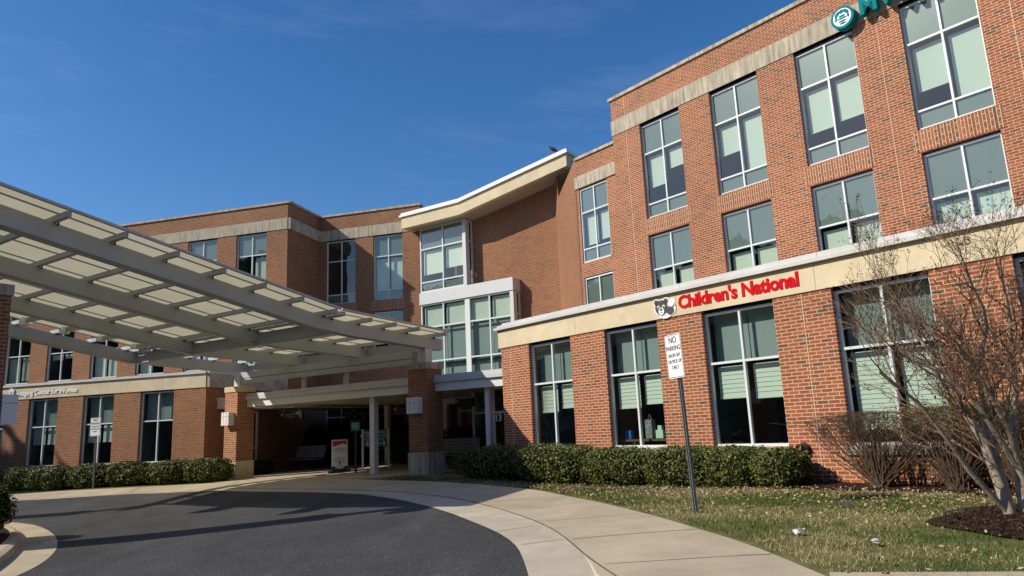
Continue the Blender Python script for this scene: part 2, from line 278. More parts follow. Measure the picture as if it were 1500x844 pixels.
# ground: one sheet, fine near, coarse to the horizon
gx = np.concatenate([[-900, -400, -180, -90, -55], np.arange(-38, 24, .5), [40, 80, 180, 400, 900]]); gy = np.concatenate([[-900, -300, -100, -40], np.arange(-14, 40, .5), [60, 120, 300, 1200]])
X, Y = np.meshgrid(gx, gy); Zg = tz(X, Y)-.012
me = bpy.data.meshes.new('ground'); nx = len(gx)
vv = np.stack([X.ravel(), Y.ravel(), Zg.ravel()], 1)
ff = [(j*nx+i, j*nx+i+1, (j+1)*nx+i+1, (j+1)*nx+i) for j in range(len(gy)-1) for i in range(nx-1)]
me.from_pydata(vv.tolist(), [], ff); me.materials.append(LAWN); me.polygons.foreach_set('use_smooth', [True]*len(ff)); o = bpy.data.objects.new('ground', me); COL.objects.link(o); tag(o, kind='structure')
def resample(pts, n):
    pts = np.array(pts, float); d = np.r_[0, np.cumsum(np.linalg.norm(np.diff(pts[:, :2], axis=0), axis=1))]; t = np.linspace(0, d[-1], n)
    # smooth with catmull-like cubic interpolation via numpy: linear then box filter
    q = np.stack([np.interp(t, d, pts[:, k]) for k in range(pts.shape[1])], 1)
    k = 5; pad = np.pad(q, ((k, k), (0, 0)), mode='edge'); ker = np.ones(2*k+1)/(2*k+1); r = np.stack([np.convolve(pad[:, i], ker, 'valid') for i in range(q.shape[1])], 1); r[0] = q[0]; r[-1] = q[-1]; return r
def px(*l): return [gp(x, y)[:2] for x, y in l]
road_edge = px((-60, 737), (0, 734.5), (54, 732.3), (129.7, 727.5), (194.6, 723.7), (270, 720.8), (350, 720.3), (458, 721.2), (530, 723.7), (583, 731.4), (628, 741.7), (664, 753), (700, 767.5), (727, 779.2), (752, 794.5), (763, 809), (774, 842), (790, 900))
road_edge = [np.array((-40, 24.5))] + road_edge + [np.array((.6, 3.0)), np.array((2.2, 0)), np.array((4, -6)), np.array((5, -16))]
gut_edge = px((-60, 736), (0, 733.4), (54, 731.2), (129.7, 726.4), (194.6, 722.4), (270, 719.2), (350, 717.7), (458, 715.6), (520, 715.8), (592, 719.7), (631.7, 724.2), (675, 730.5), (705.6, 737.2), (745, 748.5), (783.6, 761.2), (816, 778.3), (839.4, 791.8), (864.7, 811.6), (890, 841.4), (925, 900))
gut_edge = [np.array((-40, 24.7))] + gut_edge + [np.array((1.5, 3.0)), np.array((3.0, .2)), np.array((5, -6)), np.array((6, -16))]
walk_edge = px((-60, 727), (11, 725), (60, 721.5), (126, 718), (190, 714.5), (270, 710.7), (340, 706), (400, 702), (576, 704.4), (637, 705.7), (700, 709.8), (759.6, 715.2), (790, 718.8), (834, 727.8), (881, 737.2), (942, 752.2), (1019.6, 774.7), (1087, 794.5), (1130, 811.6), (1202, 841.4), (1330, 900))
walk_edge = [np.array((-40, 26.5))] + walk_edge + [np.array((4.6, 3.0)), np.array((5.5, .2)), np.array((7.5, -6)), np.array((8.5, -16))]
N = 150
RE, GE, WE = resample(road_edge, N), resample(gut_edge, N), resample(walk_edge, N)
def nearest_ahead(A, B):     # for each point of A its closest on B, kept monotonic
    out = []; j = 0
    for a in A:
        d = np.linalg.norm(B-a, axis=1); d[:j] += 1e3*0+0; k = int(np.argmin(d)); k = max(k, j); j = k; out.append(B[k])
    return np.array(out)
REd, GEd, WEd = resample(road_edge, 900), resample(gut_edge, 900), resample(walk_edge, 900)
GEm = GE; REm = nearest_ahead(GE, REd); WEm = nearest_ahead(GE, WEd)
near = np.clip((7.4-GE[:, 1])/4.5, 0, 1)*(GE[:, 0] > -2.5)         # raised kerb grows towards the viewer
def rowz(xy, z): return np.c_[xy, tz(xy[:, 0], xy[:, 1])+z]
def mixp(a, b, t): return a*(1-t)+b*t
sheet('kerb_gutter', GUT, [rowz(mixp(REm, GEm, t), .004) for t in (0, .33, .66, 1.0)])
rows = []
dirn = (WEm-GEm)/(np.linalg.norm(WEm-GEm, axis=1)[:, None]+1e-6); sh = (.16*np.clip(near*4, 0, 1))[:, None]
kin = GEm-dirn*(sh-.012)
rows.append(rowz(GEm-dirn*(sh+.004), .003)); rows.append(rowz(kin, .008)+np.c_[0*near, 0*near, near*.115]); kin = GEm; rows.append(rowz(kin, .008)+np.c_[0*near, 0*near, near*.12])
for t in np.linspace(.06, 1, 7): rows.append(rowz(mixp(GEm, WEm, t), .008)+np.c_[0*near, 0*near, near*.12*(1-t)])
sheet('pavement', CONC, rows)
# road: between the kerb line and a far near-side line
island = px((-60, 764), (0, 763.4), (8, 764), (20, 765.7), (45, 767.5), (66.7, 774.7), (81, 783.7), (85.6, 794.5), (84.7, 805.3), (77.5, 814.3), (61.3, 827), (36, 841.4), (0, 856), (-60, 870))
near_side = resample([np.array((-40, 13.5))] + [p for p in island[:1]] + island[1:-1] + [island[-1], np.array((-40, 6.6))], N)
b = MB(); A0 = REm
# a wide asphalt sheet below the island paving
rows = [np.c_[REm, tz(REm[:, 0], REm[:, 1])]]
tgt = np.stack([np.full(N, -45.), np.linspace(20, -25, N)], 1)
for t in np.linspace(0, 1, 40)[1:]**1.4:
    q = mixp(REm, tgt, t); rows.append(np.c_[q, tz(q[:, 0], q[:, 1])])
sheet('road', ASPH, rows)
# island with gutter, kerb and mulch at the left
g0 = resample(px((-60, 764), (0, 763.4), (8, 764), (20, 765.7), (45, 767.5), (66.7, 774.7), (81, 783.7), (85.6, 794.5), (84.7, 805.3), (77.5, 814.3), (61.3, 827), (36, 841.4), (0, 856), (-60, 876)), 60)
g1 = resample(px((-60, 772), (-10, 773), (5, 775), (15, 778), (24, 783), (29.7, 789), (30, 796), (28, 803), (23, 810), (18, 815), (8, 824), (-4, 834), (-20, 845), (-60, 870)), 60)
g2 = resample(px((-60, 776), (-10, 777), (2, 779), (9, 782), (13, 785), (15.5, 789), (15.5, 792), (14, 796), (10, 801), (5, 805), (-3, 812), (-12, 820), (-26, 832), (-60, 850)), 60)
cen = g2.mean(0)
sheet('island_gutter', CONC, [rowz(g0, .006), rowz(mixp(g0, g1, .5), .008), rowz(g1, .008)])
g1b = mixp(g1, g2, .12)
sheet('island_kerb', CONC, [rowz(g1, .008), rowz(g1b, .11), rowz(mixp(g1, g2, .5), .13), rowz(g2, .13), rowz(g2*.995+cen*.005, .06)])
sheet('island_mulch', MULCH, [rowz(g2, .10), rowz(mixp(g2, np.tile(cen, (60, 1)), .5), .13), rowz(np.tile(cen, (60, 1)), .14)])
# plaza under the canopy, joining the pavement to the doors
pz = Fr(YM, 0)
def pgrid(s0, s1, n0, n1, k=14, z=.0055):
    r = []
    for s in np.linspace(s0, s1, k):
        q = np.array([pz.u[:2]*s+pz.n[:2]*n for n in np.linspace(n0, n1, k)]); r.append(rowz(q, z))
    return r
sheet('plaza', CONC, pgrid(15.1, 24.6, 15.6, 25.9))
sheet('forecourt_path', CONC, pgrid(11.6, 15.1, 17.6, 25.9))
# paving joints: narrow dark strips following the ground
b = MB()
def joint(pts, wd=.016, z=.0125):
    pts = np.array(pts); P3 = []
    for a, c in zip(pts[:-1], pts[1:]):
        n = max(2, int(np.linalg.norm(c-a)/.4)); P3 += [a+(c-a)*t for t in np.linspace(0, 1, n, endpoint=False)]
    P3.append(pts[-1]); P3 = np.array(P3)
    t = np.gradient(P3, axis=0); t /= np.linalg.norm(t, axis=1)[:, None]; s_ = np.c_[-t[:, 1], t[:, 0]]*wd/2
    for i in range(len(P3)-1):
        q = [P3[i]-s_[i], P3[i+1]-s_[i+1], P3[i+1]+s_[i+1], P3[i]+s_[i]]
        def zz(p):
            k = int(np.argmin(np.linalg.norm(GEm-p, axis=1))); wdt = np.linalg.norm(WEm[k]-GEm[k])+1e-6; tt = np.clip(np.linalg.norm(p-GEm[k])/wdt, 0, 1)
            return float(tz(p[0], p[1]))+z+near[k]*.12*(1-tt)*(1 if np.linalg.norm(p-REm[k]) > np.linalg.norm(GEm[k]-REm[k]) else 0)
        b.face([(p[0], p[1], zz(p)) for p in q])
for ln in [((799.8, 764.7), (870, 759), (936.6, 753.4)), ((839, 791), (930, 783), (1026, 776)), ((885, 830), (970, 824), (1050, 818), (1131, 813.4)), ((705, 737), (760, 733), (834, 727.8)), ((640, 726), (700, 718), (740, 713.5)), ((723, 780.6), (783, 771)), ((764, 799), (825, 791)),
           ((560, 718), (600, 711), (620, 706)), ((430, 716), (470, 709), (490, 704)), ((300, 719), (330, 713), (350, 706)), ((82, 726), (100, 721)), ((190, 722), (206, 714)), ((925, 868), (1040, 862), (1240, 852))]:
    joint(px(*ln))
i0 = int(np.argmin(np.abs(GE[:, 0]+9)))
o = b.build('pavement_joint', JOINT); tag(o, kind='structure')
b = MB(); jj = np.array([GEd[int(np.argmin(np.linalg.norm(GEd-g_, axis=1)))] for g_ in GEm[35:]]); nr_ = near[35:]
tj = np.gradient(GEm[35:], axis=0); tj /= np.linalg.norm(tj, axis=1)[:, None]; sj = np.c_[-tj[:, 1], tj[:, 0]]*.009; zj = tz(GEm[35:, 0], GEm[35:, 1])+.0125+nr_*.12
for i in range(len(jj)-1): b.face([(*(GEm[35+i]-sj[i]), zj[i]), (*(GEm[36+i]-sj[i+1]), zj[i+1]), (*(GEm[36+i]+sj[i+1]), zj[i+1]), (*(GEm[35+i]+sj[i]), zj[i])])
o = b.build('kerb_joint', JOINT); tag(o, kind='structure')
# far right second path (bottom edge of view)
b2 = px((1215, 842.2), (1500, 841.4), (1560, 841)); b3 = px((1225, 880), (1500, 880), (1560, 880))
sheet('side_path', CONC, [rowz(resample(b2, 12), .02), rowz(resample(b3, 12), .02)])
# mulch beds
FA = Fr(YA, 12.417); FAU = Fr(YA, 17.75); FAS = Fr(YA, 17.85); FB = Fr(YB, 23.7); FBU = Fr(YB, 29.0); FB2 = Fr(YB, 31.8); FM = Fr(YM, 26.0); FC = Fr(YM, 0)
def frgrid(fr, s0, s1, d0, d1, k, z, wob=.12):
    r = []
    for s in np.linspace(s0, s1, k*3):
        e = d1+wob*math.sin(s*2.3)+wob*.6*math.sin(s*5.1+1); r.append(rowz(np.array([fr.P(s, 0, d)[:2] for d in np.linspace(d0, e, 6)]), z))
    return r
sheet('wall_bed', MULCH, frgrid(FA, -2, 15.6, -.05, 1.0, 14, .012)); sheet('hedge_bed', MULCH, frgrid(FB, 19.4, 36, -.05, 1.6, 12, .012))
tc_ = gp(1490, 770); r = []
for k in range(0, 7):
    rr = 1.22*k/6; r.append(rowz(np.array([[tc_[0]+.65+rr*1.1*(1+.06*math.sin(3*a)+.04*math.sin(7*a+1))*math.cos(a), tc_[1]-.05+rr*(1+.05*math.sin(5*a))*math.sin(a)] for a in np.linspace(0, 2*math.pi, 40)]), .012+.10*(1-(k/6)**2)))
sheet('tree_mulch', MULCH, r)
# ------------------------------------------------------------------ the hospital building
H = thing('hospital_building', 'long red brick hospital with cream stone bands, tall grey framed windows and low front wings', 'building', (0, 22, 0))
def wall(fr, s0, s1, z0, z1, holes=(), m=BR, rev=.13, name='brick_wall', d=0, parent=H):
    b = MB(); S = sorted({s0, s1, *[h[0] for h in holes], *[h[1] for h in holes]}); Zs = sorted({z0, z1, *[h[2] for h in holes], *[h[3] for h in holes]})
    for a, c in zip(S[:-1], S[1:]):
        for e, f in zip(Zs[:-1], Zs[1:]):
            ms, mz = (a+c)/2, (e+f)/2
            if any(h[0] < ms < h[1] and h[2] < mz < h[3] for h in holes): continue
            b.face([fr.P(a, e, d), fr.P(c, e, d), fr.P(c, f, d), fr.P(a, f, d)], [(a, e), (c, e), (c, f), (a, f)])
    for h in holes:
        a, c, e, f = h
        for p, q in (((a, e), (a, f)), ((c, e), (c, f)), ((a, e), (c, e)), ((a, f), (c, f))):
            uv = [(p[0], p[1]), (q[0], q[1]), (q[0]+(rev if p[0] == q[0] else 0), q[1]+(rev if p[1] == q[1] else 0)), (p[0]+(rev if p[0] == q[0] else 0), p[1]+(rev if p[1] == q[1] else 0))]
            b.face([fr.P(*p, d), fr.P(*q, d), fr.P(*q, d-rev), fr.P(*p, d-rev)], uv)
    return b.build(name, m, parent)
def window(fr, s0, s1, z0, z1, rails, spec, mulls=None, name='window', mat_f=FRAME, fw=.047, d=-.10, gm=GLASS, room=True, sill=None, seed=0, parent=H, wide=()):
    """spec[row][col]: 'S' spandrel, 'B' full blind, ('b',frac) partial blind, 'O' open dark; rows from the bottom."""
    rd = random.Random(seed*7+int(s0*10)); mulls = [(s0+s1)/2] if mulls is None else mulls
    f = MB(); dd0, dd1 = d-.07, d
    f.box(fr, s0, s0+fw, z0, z1, dd0, dd1); f.box(fr, s1-fw, s1, z0, z1, dd0, dd1); f.box(fr, s0+fw, s1-fw, z0, z0+fw*1.15, dd0, dd1+.025); f.box(fr, s0+fw, s1-fw, z1-fw, z1, dd0, dd1)
    for k in mulls:
        ww = wide[1] if wide and abs(k-wide[0]) < 1e-6 else fw
        f.box(fr, k-ww/2, k+ww/2, z0+fw*1.15, z1-fw, dd0, dd1+.002)
    for k in rails: f.box(fr, s0+fw, s1-fw, k-fw/2, k+fw/2, dd0, dd1-.004)
    W = f.build(name, mat_f, parent)
    g = MB(); sp = MB(); bl = MB(); dk = MB(); ns = nb = nd = 0
    Sx = [s0]+sorted(mulls)+[s1]; Zx = [z0]+sorted(rails)+[z1]
    for i in range(len(Zx)-1):
        for j in range(len(Sx)-1):
            a, c, e, h = Sx[j], Sx[j+1], Zx[i], Zx[i+1]
            row = spec[i] if i < len(spec) else 'O'; k = row[len(Sx)-2-j] if isinstance(row, (list, tuple)) and row and not (row[0] == 'b' and len(row) == 2 and not isinstance(row[1], (list, tuple, str))) else row
            j_ = [rd.uniform(-.004, .004) for _ in range(4)]
            g.face([fr.P(a, e, d-.035+j_[0]), fr.P(c, e, d-.035+j_[1]), fr.P(c, h, d-.035+j_[2]), fr.P(a, h, d-.035+j_[3])])
            if k == 'S': sp.box(fr, a+.01, c-.01, e+.01, h-.01, d-.1, d-.06); ns += 1
            elif k == 'D': dk.box(fr, a+.01, c-.01, e+.01, h-.01, d-.3, d-.29); nd += 1
            elif k == 'B' and not sill: bl.box(fr, a+.08, c-.05, e-.02, h-.09, d-.2, d-.195); nb += 1
            elif k == 'B' or isinstance(k, (tuple, list)):
                bt = h-.09-(h-e-.09)*(1 if k == 'B' else k[1]); nb += 1
                if sill:
                    zz = np.linspace(bt, h-.07, max(2, int((h-.07-bt)/.075)))
                    for za, zb in zip(zz[:-1], zz[1:]): bl.face([fr.P(a+.07, za, d-.19), fr.P(c-.07, za, d-.19), fr.P(c-.07, zb, d-.202), fr.P(a+.07, zb, d-.202)])
                else: bl.box(fr, a+.07, c-.07, bt, h-.07, d-.2, d-.195)
                bl.box(fr, a+.07, c-.07, bt-.035, bt, d-.21, d-.185)
    g.build('glass_pane', gm, W)
    if ns: sp.build('spandrel_panel', SPAN, W)
    if nd: dk.build('backing_panel', SPAND, W)  # flat grey sheet added behind the glass to set the tone of the pane
    if nb: bl.build('blind', BLIND if spec[-1] != 'W' else BLINDW, W)
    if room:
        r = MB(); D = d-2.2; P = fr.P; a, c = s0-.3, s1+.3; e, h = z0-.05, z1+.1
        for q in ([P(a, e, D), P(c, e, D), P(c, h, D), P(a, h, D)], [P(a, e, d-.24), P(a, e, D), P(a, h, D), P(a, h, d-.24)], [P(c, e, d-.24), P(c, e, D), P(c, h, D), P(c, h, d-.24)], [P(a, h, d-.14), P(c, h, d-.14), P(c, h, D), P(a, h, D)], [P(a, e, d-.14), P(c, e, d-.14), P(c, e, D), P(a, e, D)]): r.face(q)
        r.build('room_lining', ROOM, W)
    if sill:
        b = MB(); b.box(fr, s0-.06, s1+.06, z0-sill, z0-.003, -.1, .05); b.build('sill', STONEW, W)
    return W
def strip(fr, s0, s1, z0, z1, d0, d1, m, name, joints=0, parent=H):
    b = MB()
    if joints:
        k = max(1, round(abs(s1-s0)/joints)); e = np.linspace(s0, s1, k+1)
        for a, c in zip(e[:-1], e[1:]): b.box(fr, a+.004, c-.004, z0, z1, d0, d1)
        b.box(fr, s0, s1, z0+.004, z1-.004, d0, d1-.012)
    else: b.box(fr, s0, s1, z0, z1, d0, d1)
    return b.build(name, m, parent)
# --- right low wing
AL = [(13.02, 14.64), (10.22, 11.84), (7.37, 9.02), (4.57, 6.21), (1.77, 3.4), (-1.05, .6)]
sC = FA.hit(738.3, 610)[0]; print('corner', sC)
wall(FA, -3, sC, -.7, 3.4, [(a, c, .63, 3.4) for a, c in AL])
ALspec = [[('b', .4), ('b', .35)], [('b', .42), ('b', .38)], [('b', .38), ('b', .40)], [('b', .82), ('b', .80)], ['B', 'B'], ['B', 'O']]
for k, ((a, c), s_) in enumerate(zip(AL, ALspec)):
    window(FA, a, c, .63, 3.34, [2.3], [s_, 'D'], sill=.15, seed=k)
    b = MB(); b.box(FA, a, c, 3.34, 3.4, -.13, -.11); b.build('head_shade_strip', BLACK, H)  # black strip stands in for the shaded soffit above the frame
strip(FA, -3, 15.93, 3.4, 3.9, -.2, .03, STONE, 'stone_band', 3.0)
strip(FA, -3, 16.0, 3.905, 3.975, -.3, .12, COPE, 'coping', 4.0); strip(FA, -3, 15.75, 3.975, 4.09, -.4, .02, COPE, 'coping', 3.1)
FAr = Fr(YA+90, 0)    # return faces: u axis = +nA direction... build with explicit points
def vwall(p, q, z0, z1, m=BR, name='brick_wall', parent=H, u0=0):
    p = np.array(p[:2]); q = np.array(q[:2]); l = np.linalg.norm(q-p); b = MB(); b.face([(*p, z0), (*q, z0), (*q, z1), (*p, z1)], [(u0, z0), (u0+l, z0), (u0+l, z1), (u0, z1)]); return b.build(name, m, parent)
def vbox(p, q, z0, z1, out, m, name, parent=H, inn=.15):   # band along p-q, proud on the side 'out'
    p = np.array(p[:2]); q = np.array(q[:2]); t = (q-p)/np.linalg.norm(q-p); n = np.array([t[1], -t[0]]); b = MB()
    n = n*(1 if out > 0 else -1); a, c = p-n*inn, q-n*inn; e, f = p+n*abs(out), q+n*abs(out)
    for qd in ([(*a, z0), (*c, z0), (*c, z1), (*a, z1)], [(*e, z0), (*f, z0), (*f, z1), (*e, z1)], [(*a, z0), (*c, z0), (*f, z0), (*e, z0)], [(*a, z1), (*c, z1), (*f, z1), (*e, z1)], [(*a, z0), (*e, z0), (*e, z1), (*a, z1)], [(*c, z0), (*f, z0), (*f, z1), (*c, z1)]): b.face(qd, [(0, 0), (1, 0), (1, 1), (0, 1)])
    return b.build(name, m, parent)
c0 = FA.P(sC, 0); c1 = FA.P(sC, 0, -7.8)
vwall(c0, c1, -.5, 3.4); b0_, b1_ = FA.P(15.9, 0), FA.P(15.9, 0, -7.8); vbox(b0_, b1_, 3.4, 3.9, -.03, STONE, 'stone_band'); vbox(b0_, b1_, 3.905, 4.05, -.1, COPE, 'coping')
b = MB(); b.face([FA.P(-3, 4.0, -.1), FA.P(15.9, 4.0, -.1), FA.P(15.9, 4.0, -8), FA.P(-3, 4.0, -8)]); b.build('flat_roof', ROOF, H)
# --- right upper block
AU = [(13.02, 14.66), (10.22, 11.87), (7.42, 9.07), (4.64, 6.28), (1.85, 3.5)]
wall(FAU, -3, 15.87, 3.9, 11.0, [(a, c, 7.7, 11.0) for a, c in AU]+[(a, c, 4.55, 7.14) for a, c in AU])
wall(FAU, -3, 15.87, 11.54, 12.3)
U3 = [[('b', .62), ('b', .36)], [('b', .52), 'B'], [('b', .70), ('b', .66)], [('b', .66), 'B'], ['B', 'B']]
U2 = [['B', ('b', .45)], ['B', 'B'], ['B', 'B'], ['B', ('b', .86)], ['B', 'B']]
for k, (a, c) in enumerate(AU):
    window(FAU, a, c, 7.7, 10.93, [8.19, 9.93], ['S', U3[k], 'S'], seed=10+k); window(FAU, a, c, 4.55, 7.1, [6.0], [U2[k], 'S'], seed=20+k)
    for z0_, z1_ in ((10.93, 11.0), (7.1, 7.14)): b = MB(); b.box(FAU, a, c, z0_, z1_, -.13, -.095); b.build('head_shade_strip', BLACK, H)  # soffit shade above the frames, as black strips
    b = MB()
    for z0_, z1_ in ((7.16, 7.335), (7.345, 7.51), (7.52, 7.685)):
        q = [(a-.1, z0_), (c+.1, z0_), (c+.1, z1_), (a-.1, z1_)]; b.face([FAU.P(*p, .004) for p in q], [((p[1]-z0_)*.9/.83+.012, p[0]) for p in q])
    b.build('soldier_course', SOLD, H)
strip(FAU, -3, 15.9, 11.0, 11.54, -.2, .03, STONEW, 'stone_band', 1.55); strip(FAU, -3, 15.95, 12.3, 12.41, -.3, .06, STONEW, 'coping', 1.9)
for s_ in (4.04, 6.86-.03, 15.25):
    b = MB(); b.box(FAU, s_-.006, s_+.006, 4.1, 12.29, 0, .004); b.build('control_joint', STONE, H)
for s_ in (6.78, 15.43): b = MB(); b.box(FA, s_-.006, s_+.006, -.1, 3.39, 0, .004); b.build('control_joint', STONE, H)
vwall(FAU.P(15.87, 0), FAU.P(15.87, 0, -.4), 3.9, 12.3); vwall(FAU.P(15.87, 0), FAU.P(15.87, 0, -6), 10.8, 12.3)
# --- short block beside the tower
wall(FAS, 15.87, 17.95, 3.9, 10.78, [(16.4, 17.79, 6.87, 9.67), (16.4, 17.79, 4.6, 6.35)])
window(FAS, 16.4, 17.79, 6.87, 9.63, [7.37, 8.73], ['S', [('b', .84), ('b', .78)], 'S'], seed=31, d=-.04); window(FAS, 16.4, 17.79, 4.6, 6.32, [5.3], ['S', 'S'], seed=32, d=-.04)
strip(FAS, 15.9, 17.95, 9.68, 10.13, -.1, .05, STONEW, 'lintel', 1.1); strip(FAS, 15.9, 17.9, 10.78, 10.88, -.3, .06, STONEW, 'coping', 1.9)
FP = Fr(YA, 17.97); FW = Fr(YA, 20.25)
FW = Fr(YM, 26.55); FR = Fr(YM, 25.3)
sTip, zTip = FR.hit(830, 242.7); sMid = 19.25; zMid = 10.95
def zsof(a): return zMid+(zTip-zMid)*max(0, (sMid-a))/(sMid-sTip)
b = MB()
for a, c in ((20.6, 19.25), (19.25, 14.85)): b.face([FW.P(a, 0), FW.P(c, 0), FW.P(c, zsof(c)+.03), FW.P(a, zsof(a)+.03)], [(-a, 0), (-c, 0), (-c, zsof(c)+.03), (-a, zsof(a)+.03)])
b.build('brick_wall', BRB, H)
pa, pb = FW.P(14.85, 0)[:2], FAS.P(17.95, 0)[:2]; pm = pa+(pb-pa)*.2; l_ = np.linalg.norm(pb-pa); b = MB()
b.face([(*pa, 3), (*pb, 3), (*pb, 10.8), (*pm, 10.8), (*pm, zsof(14.0)), (*pa, zsof(14.85))], [(0, 3), (l_, 3), (l_, 10.8), (l_*.2, 10.8), (l_*.2, 12), (0, 12)]); b.build('brick_wall', BRB, H)
b = MB(); b.box(FAS, 17.93, 17.96, 4.1, 10.1, 0, .006); b.build('control_joint', JOINT, H)
# --- stair tower glass bays
def bay(fr, s0, s1, z0, z1, mulls, rails, spec, seed, wide=()): return window(fr, s0, s1, z0, z1, rails, spec, mulls=mulls, name='glass_bay', fw=.062, d=0, room=False, seed=seed, wide=wide)
bay(FM, 16.9, 22.2, 2.3, 7.17, [18.2, 19.44, 20.85], [4.45, 6.07, 3.2], ['D', 'D', 'D', ['B', 'B', 'B', 'B']], 41, (19.44, .27))
bay(FM, 19.42, 22.2, 7.76, 10.95, [20.8], [8.26, 9.9], ['S', [('b', .72), ('b', .62)], 'S', 'W'], 42)
b = MB(); b.box(FM, 16.86, 22.24, 7.18, 7.75, -.3, .07); o = b.build('bay_fascia', PANEL, H)
for (sc_, z0_, z1_, de) in ((16.9, 2.3, 7.17, .55), (19.42, 7.76, 10.95, .55)):
    b = MB(); b.box(FM, sc_-.02, sc_+.17, z0_, z1_, -.2, .03); b.build('corner_post', PANEL, H)
    b = MB(); g = MB()
    for z_ in (z0_, z0_+(.5 if z1_ > 8 else 2.1), z1_-(1.05), z1_-.08): b.box(FM, sc_, sc_+.06, z_, z_+.08, -de, -.2)
    b.box(FM, sc_, sc_+.08, z0_, z1_, -de, -de+.1); b.box(FM, sc_, sc_+.08, z0_, z1_, -.28, -.2); b.build('side_frame', FRAME, H)
    g.face([FM.P(sc_+.04, z0_, -.2), FM.P(sc_+.04, z0_, -de), FM.P(sc_+.04, z1_, -de), FM.P(sc_+.04, z1_, -.2)]); g.build('side_glass', DGLASS, H)
b = MB(); b.box(FM, 16.86, 16.92, 7.18, 7.75, -.55, -.3); b.build('bay_fascia', PANEL, H)
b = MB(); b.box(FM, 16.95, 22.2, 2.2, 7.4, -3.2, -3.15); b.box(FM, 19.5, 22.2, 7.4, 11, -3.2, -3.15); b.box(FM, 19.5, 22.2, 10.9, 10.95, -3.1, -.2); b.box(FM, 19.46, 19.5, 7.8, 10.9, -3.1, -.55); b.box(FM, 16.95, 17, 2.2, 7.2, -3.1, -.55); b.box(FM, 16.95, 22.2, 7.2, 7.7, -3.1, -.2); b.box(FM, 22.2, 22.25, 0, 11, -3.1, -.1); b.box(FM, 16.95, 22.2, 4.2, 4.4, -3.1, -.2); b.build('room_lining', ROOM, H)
b = MB(); b.face([FM.P(16.9, 7.76, 0), FM.P(19.4, 7.76, 0), FM.P(19.4, 7.76, -.55), FM.P(16.9, 7.76, -.55)]); b.build('flat_roof', ROOF, H)
# tower roof with wide overhanging eave
def ring(o_):       # the eave outline at offset o_ outward, as (s, n, z)
    return [(22.75+o_, 27.6, zMid), (22.75+o_, 25.3-o_, zMid), (sMid, 25.3-o_, zMid), (sTip-o_, 25.3-o_, zTip+.0), (sTip-o_, 27.4, zTip)]
def band(o0, o1, z0, z1, m, name):
    A_, B_ = ring(o0), ring(o1); b = MB()
    for i in range(4):
        q = lambda R, k, z: FC.P(R[k][0], R[k][2]+z, -R[k][1])
        b.face([q(B_, i, z0), q(B_, i+1, z0), q(B_, i+1, z1), q(B_, i, z1)], [(i, z0), (i+1, z0), (i+1, z1), (i, z1)]); b.face([q(B_, i, z1), q(B_, i+1, z1), q(A_, i+1, z1), q(A_, i, z1)]); b.face([q(B_, i, z0), q(B_, i+1, z0), q(A_, i+1, z0), q(A_, i, z0)]); b.face([q(A_, i, z0), q(A_, i+1, z0), q(A_, i+1, z1), q(A_, i, z1)])
    return b.build(name, m, H)
band(-.25, 0, 0, .56, STONE, 'eave_fascia'); band(-.3, .09, .565, .66, WHITE, 'eave_coping'); band(-.4, .03, .66, .77, WHITE, 'eave_coping')
for z_, m_, nm_ in ((.03, SOFF, 'eave_soffit'), (.5, ROOF, 'tower_roof')):
    b = MB(); R0 = [FC.P(22.7, zMid+z_, -25.32), FC.P(sMid, zMid+z_, -25.32), FC.P(sTip+.02, zTip+z_, -25.32)]; R1 = [FC.P(22.7, zMid+z_, -29), FC.P(sMid, zMid+z_, -29), FC.P(sTip+.02, zTip+z_, -29)]
    for i in range(2): b.face([R0[i], R0[i+1], R1[i+1], R1[i]])
    b.build(nm_, m_, H)
# --- left wing low
BLs = [(26.13, 27.66), (23.29, 24.84), (20.42, 22.01), (28.96, 30.5)]
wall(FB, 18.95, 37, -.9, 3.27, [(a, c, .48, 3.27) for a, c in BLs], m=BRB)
for k, (a, c) in enumerate(BLs):
    window(FB, a, c, .48, 3.22, [2.09], [[('b', .40), ('b', .40)] if k != 2 else ['O', 'O'], 'D'], seed=50+k, sill=.16)
strip(FB, 18.95, 37, 3.27, 3.8, -.2, .03, STONE, 'stone_band', 2.0); strip(FB, 18.92, 37, 3.805, 3.9, -.3, .09, COPE, 'coping', 3)
def sB(n): return FB.u*18.95+FB.n*n
vwall(sB(23.7), sB(31.8), -.5, 3.27, m=BRB); vwall(sB(29), sB(31.8), 3.2, 12.3, m=BRB)
vbox(sB(23.7), sB(29.0), 3.27, 3.8, -.03, STONEW, 'stone_band'); vbox(sB(23.65), sB(29.0), 3.805, 3.9, -.09, COPE, 'coping')
vbox(sB(29.0), sB(31.8), 11.02, 11.57, -.03, STONEW, 'stone_band'); vbox(sB(28.95), sB(31.8), 12.3, 12.4, -.06, STONEW, 'coping')
b = MB(); b.face([FB.P(19, 3.85, 0), FB.P(37, 3.85, 0), FB.P(37, 3.85, -5.4), FB.P(19, 3.85, -5.4)]); b.build('flat_roof', ROOF, H)
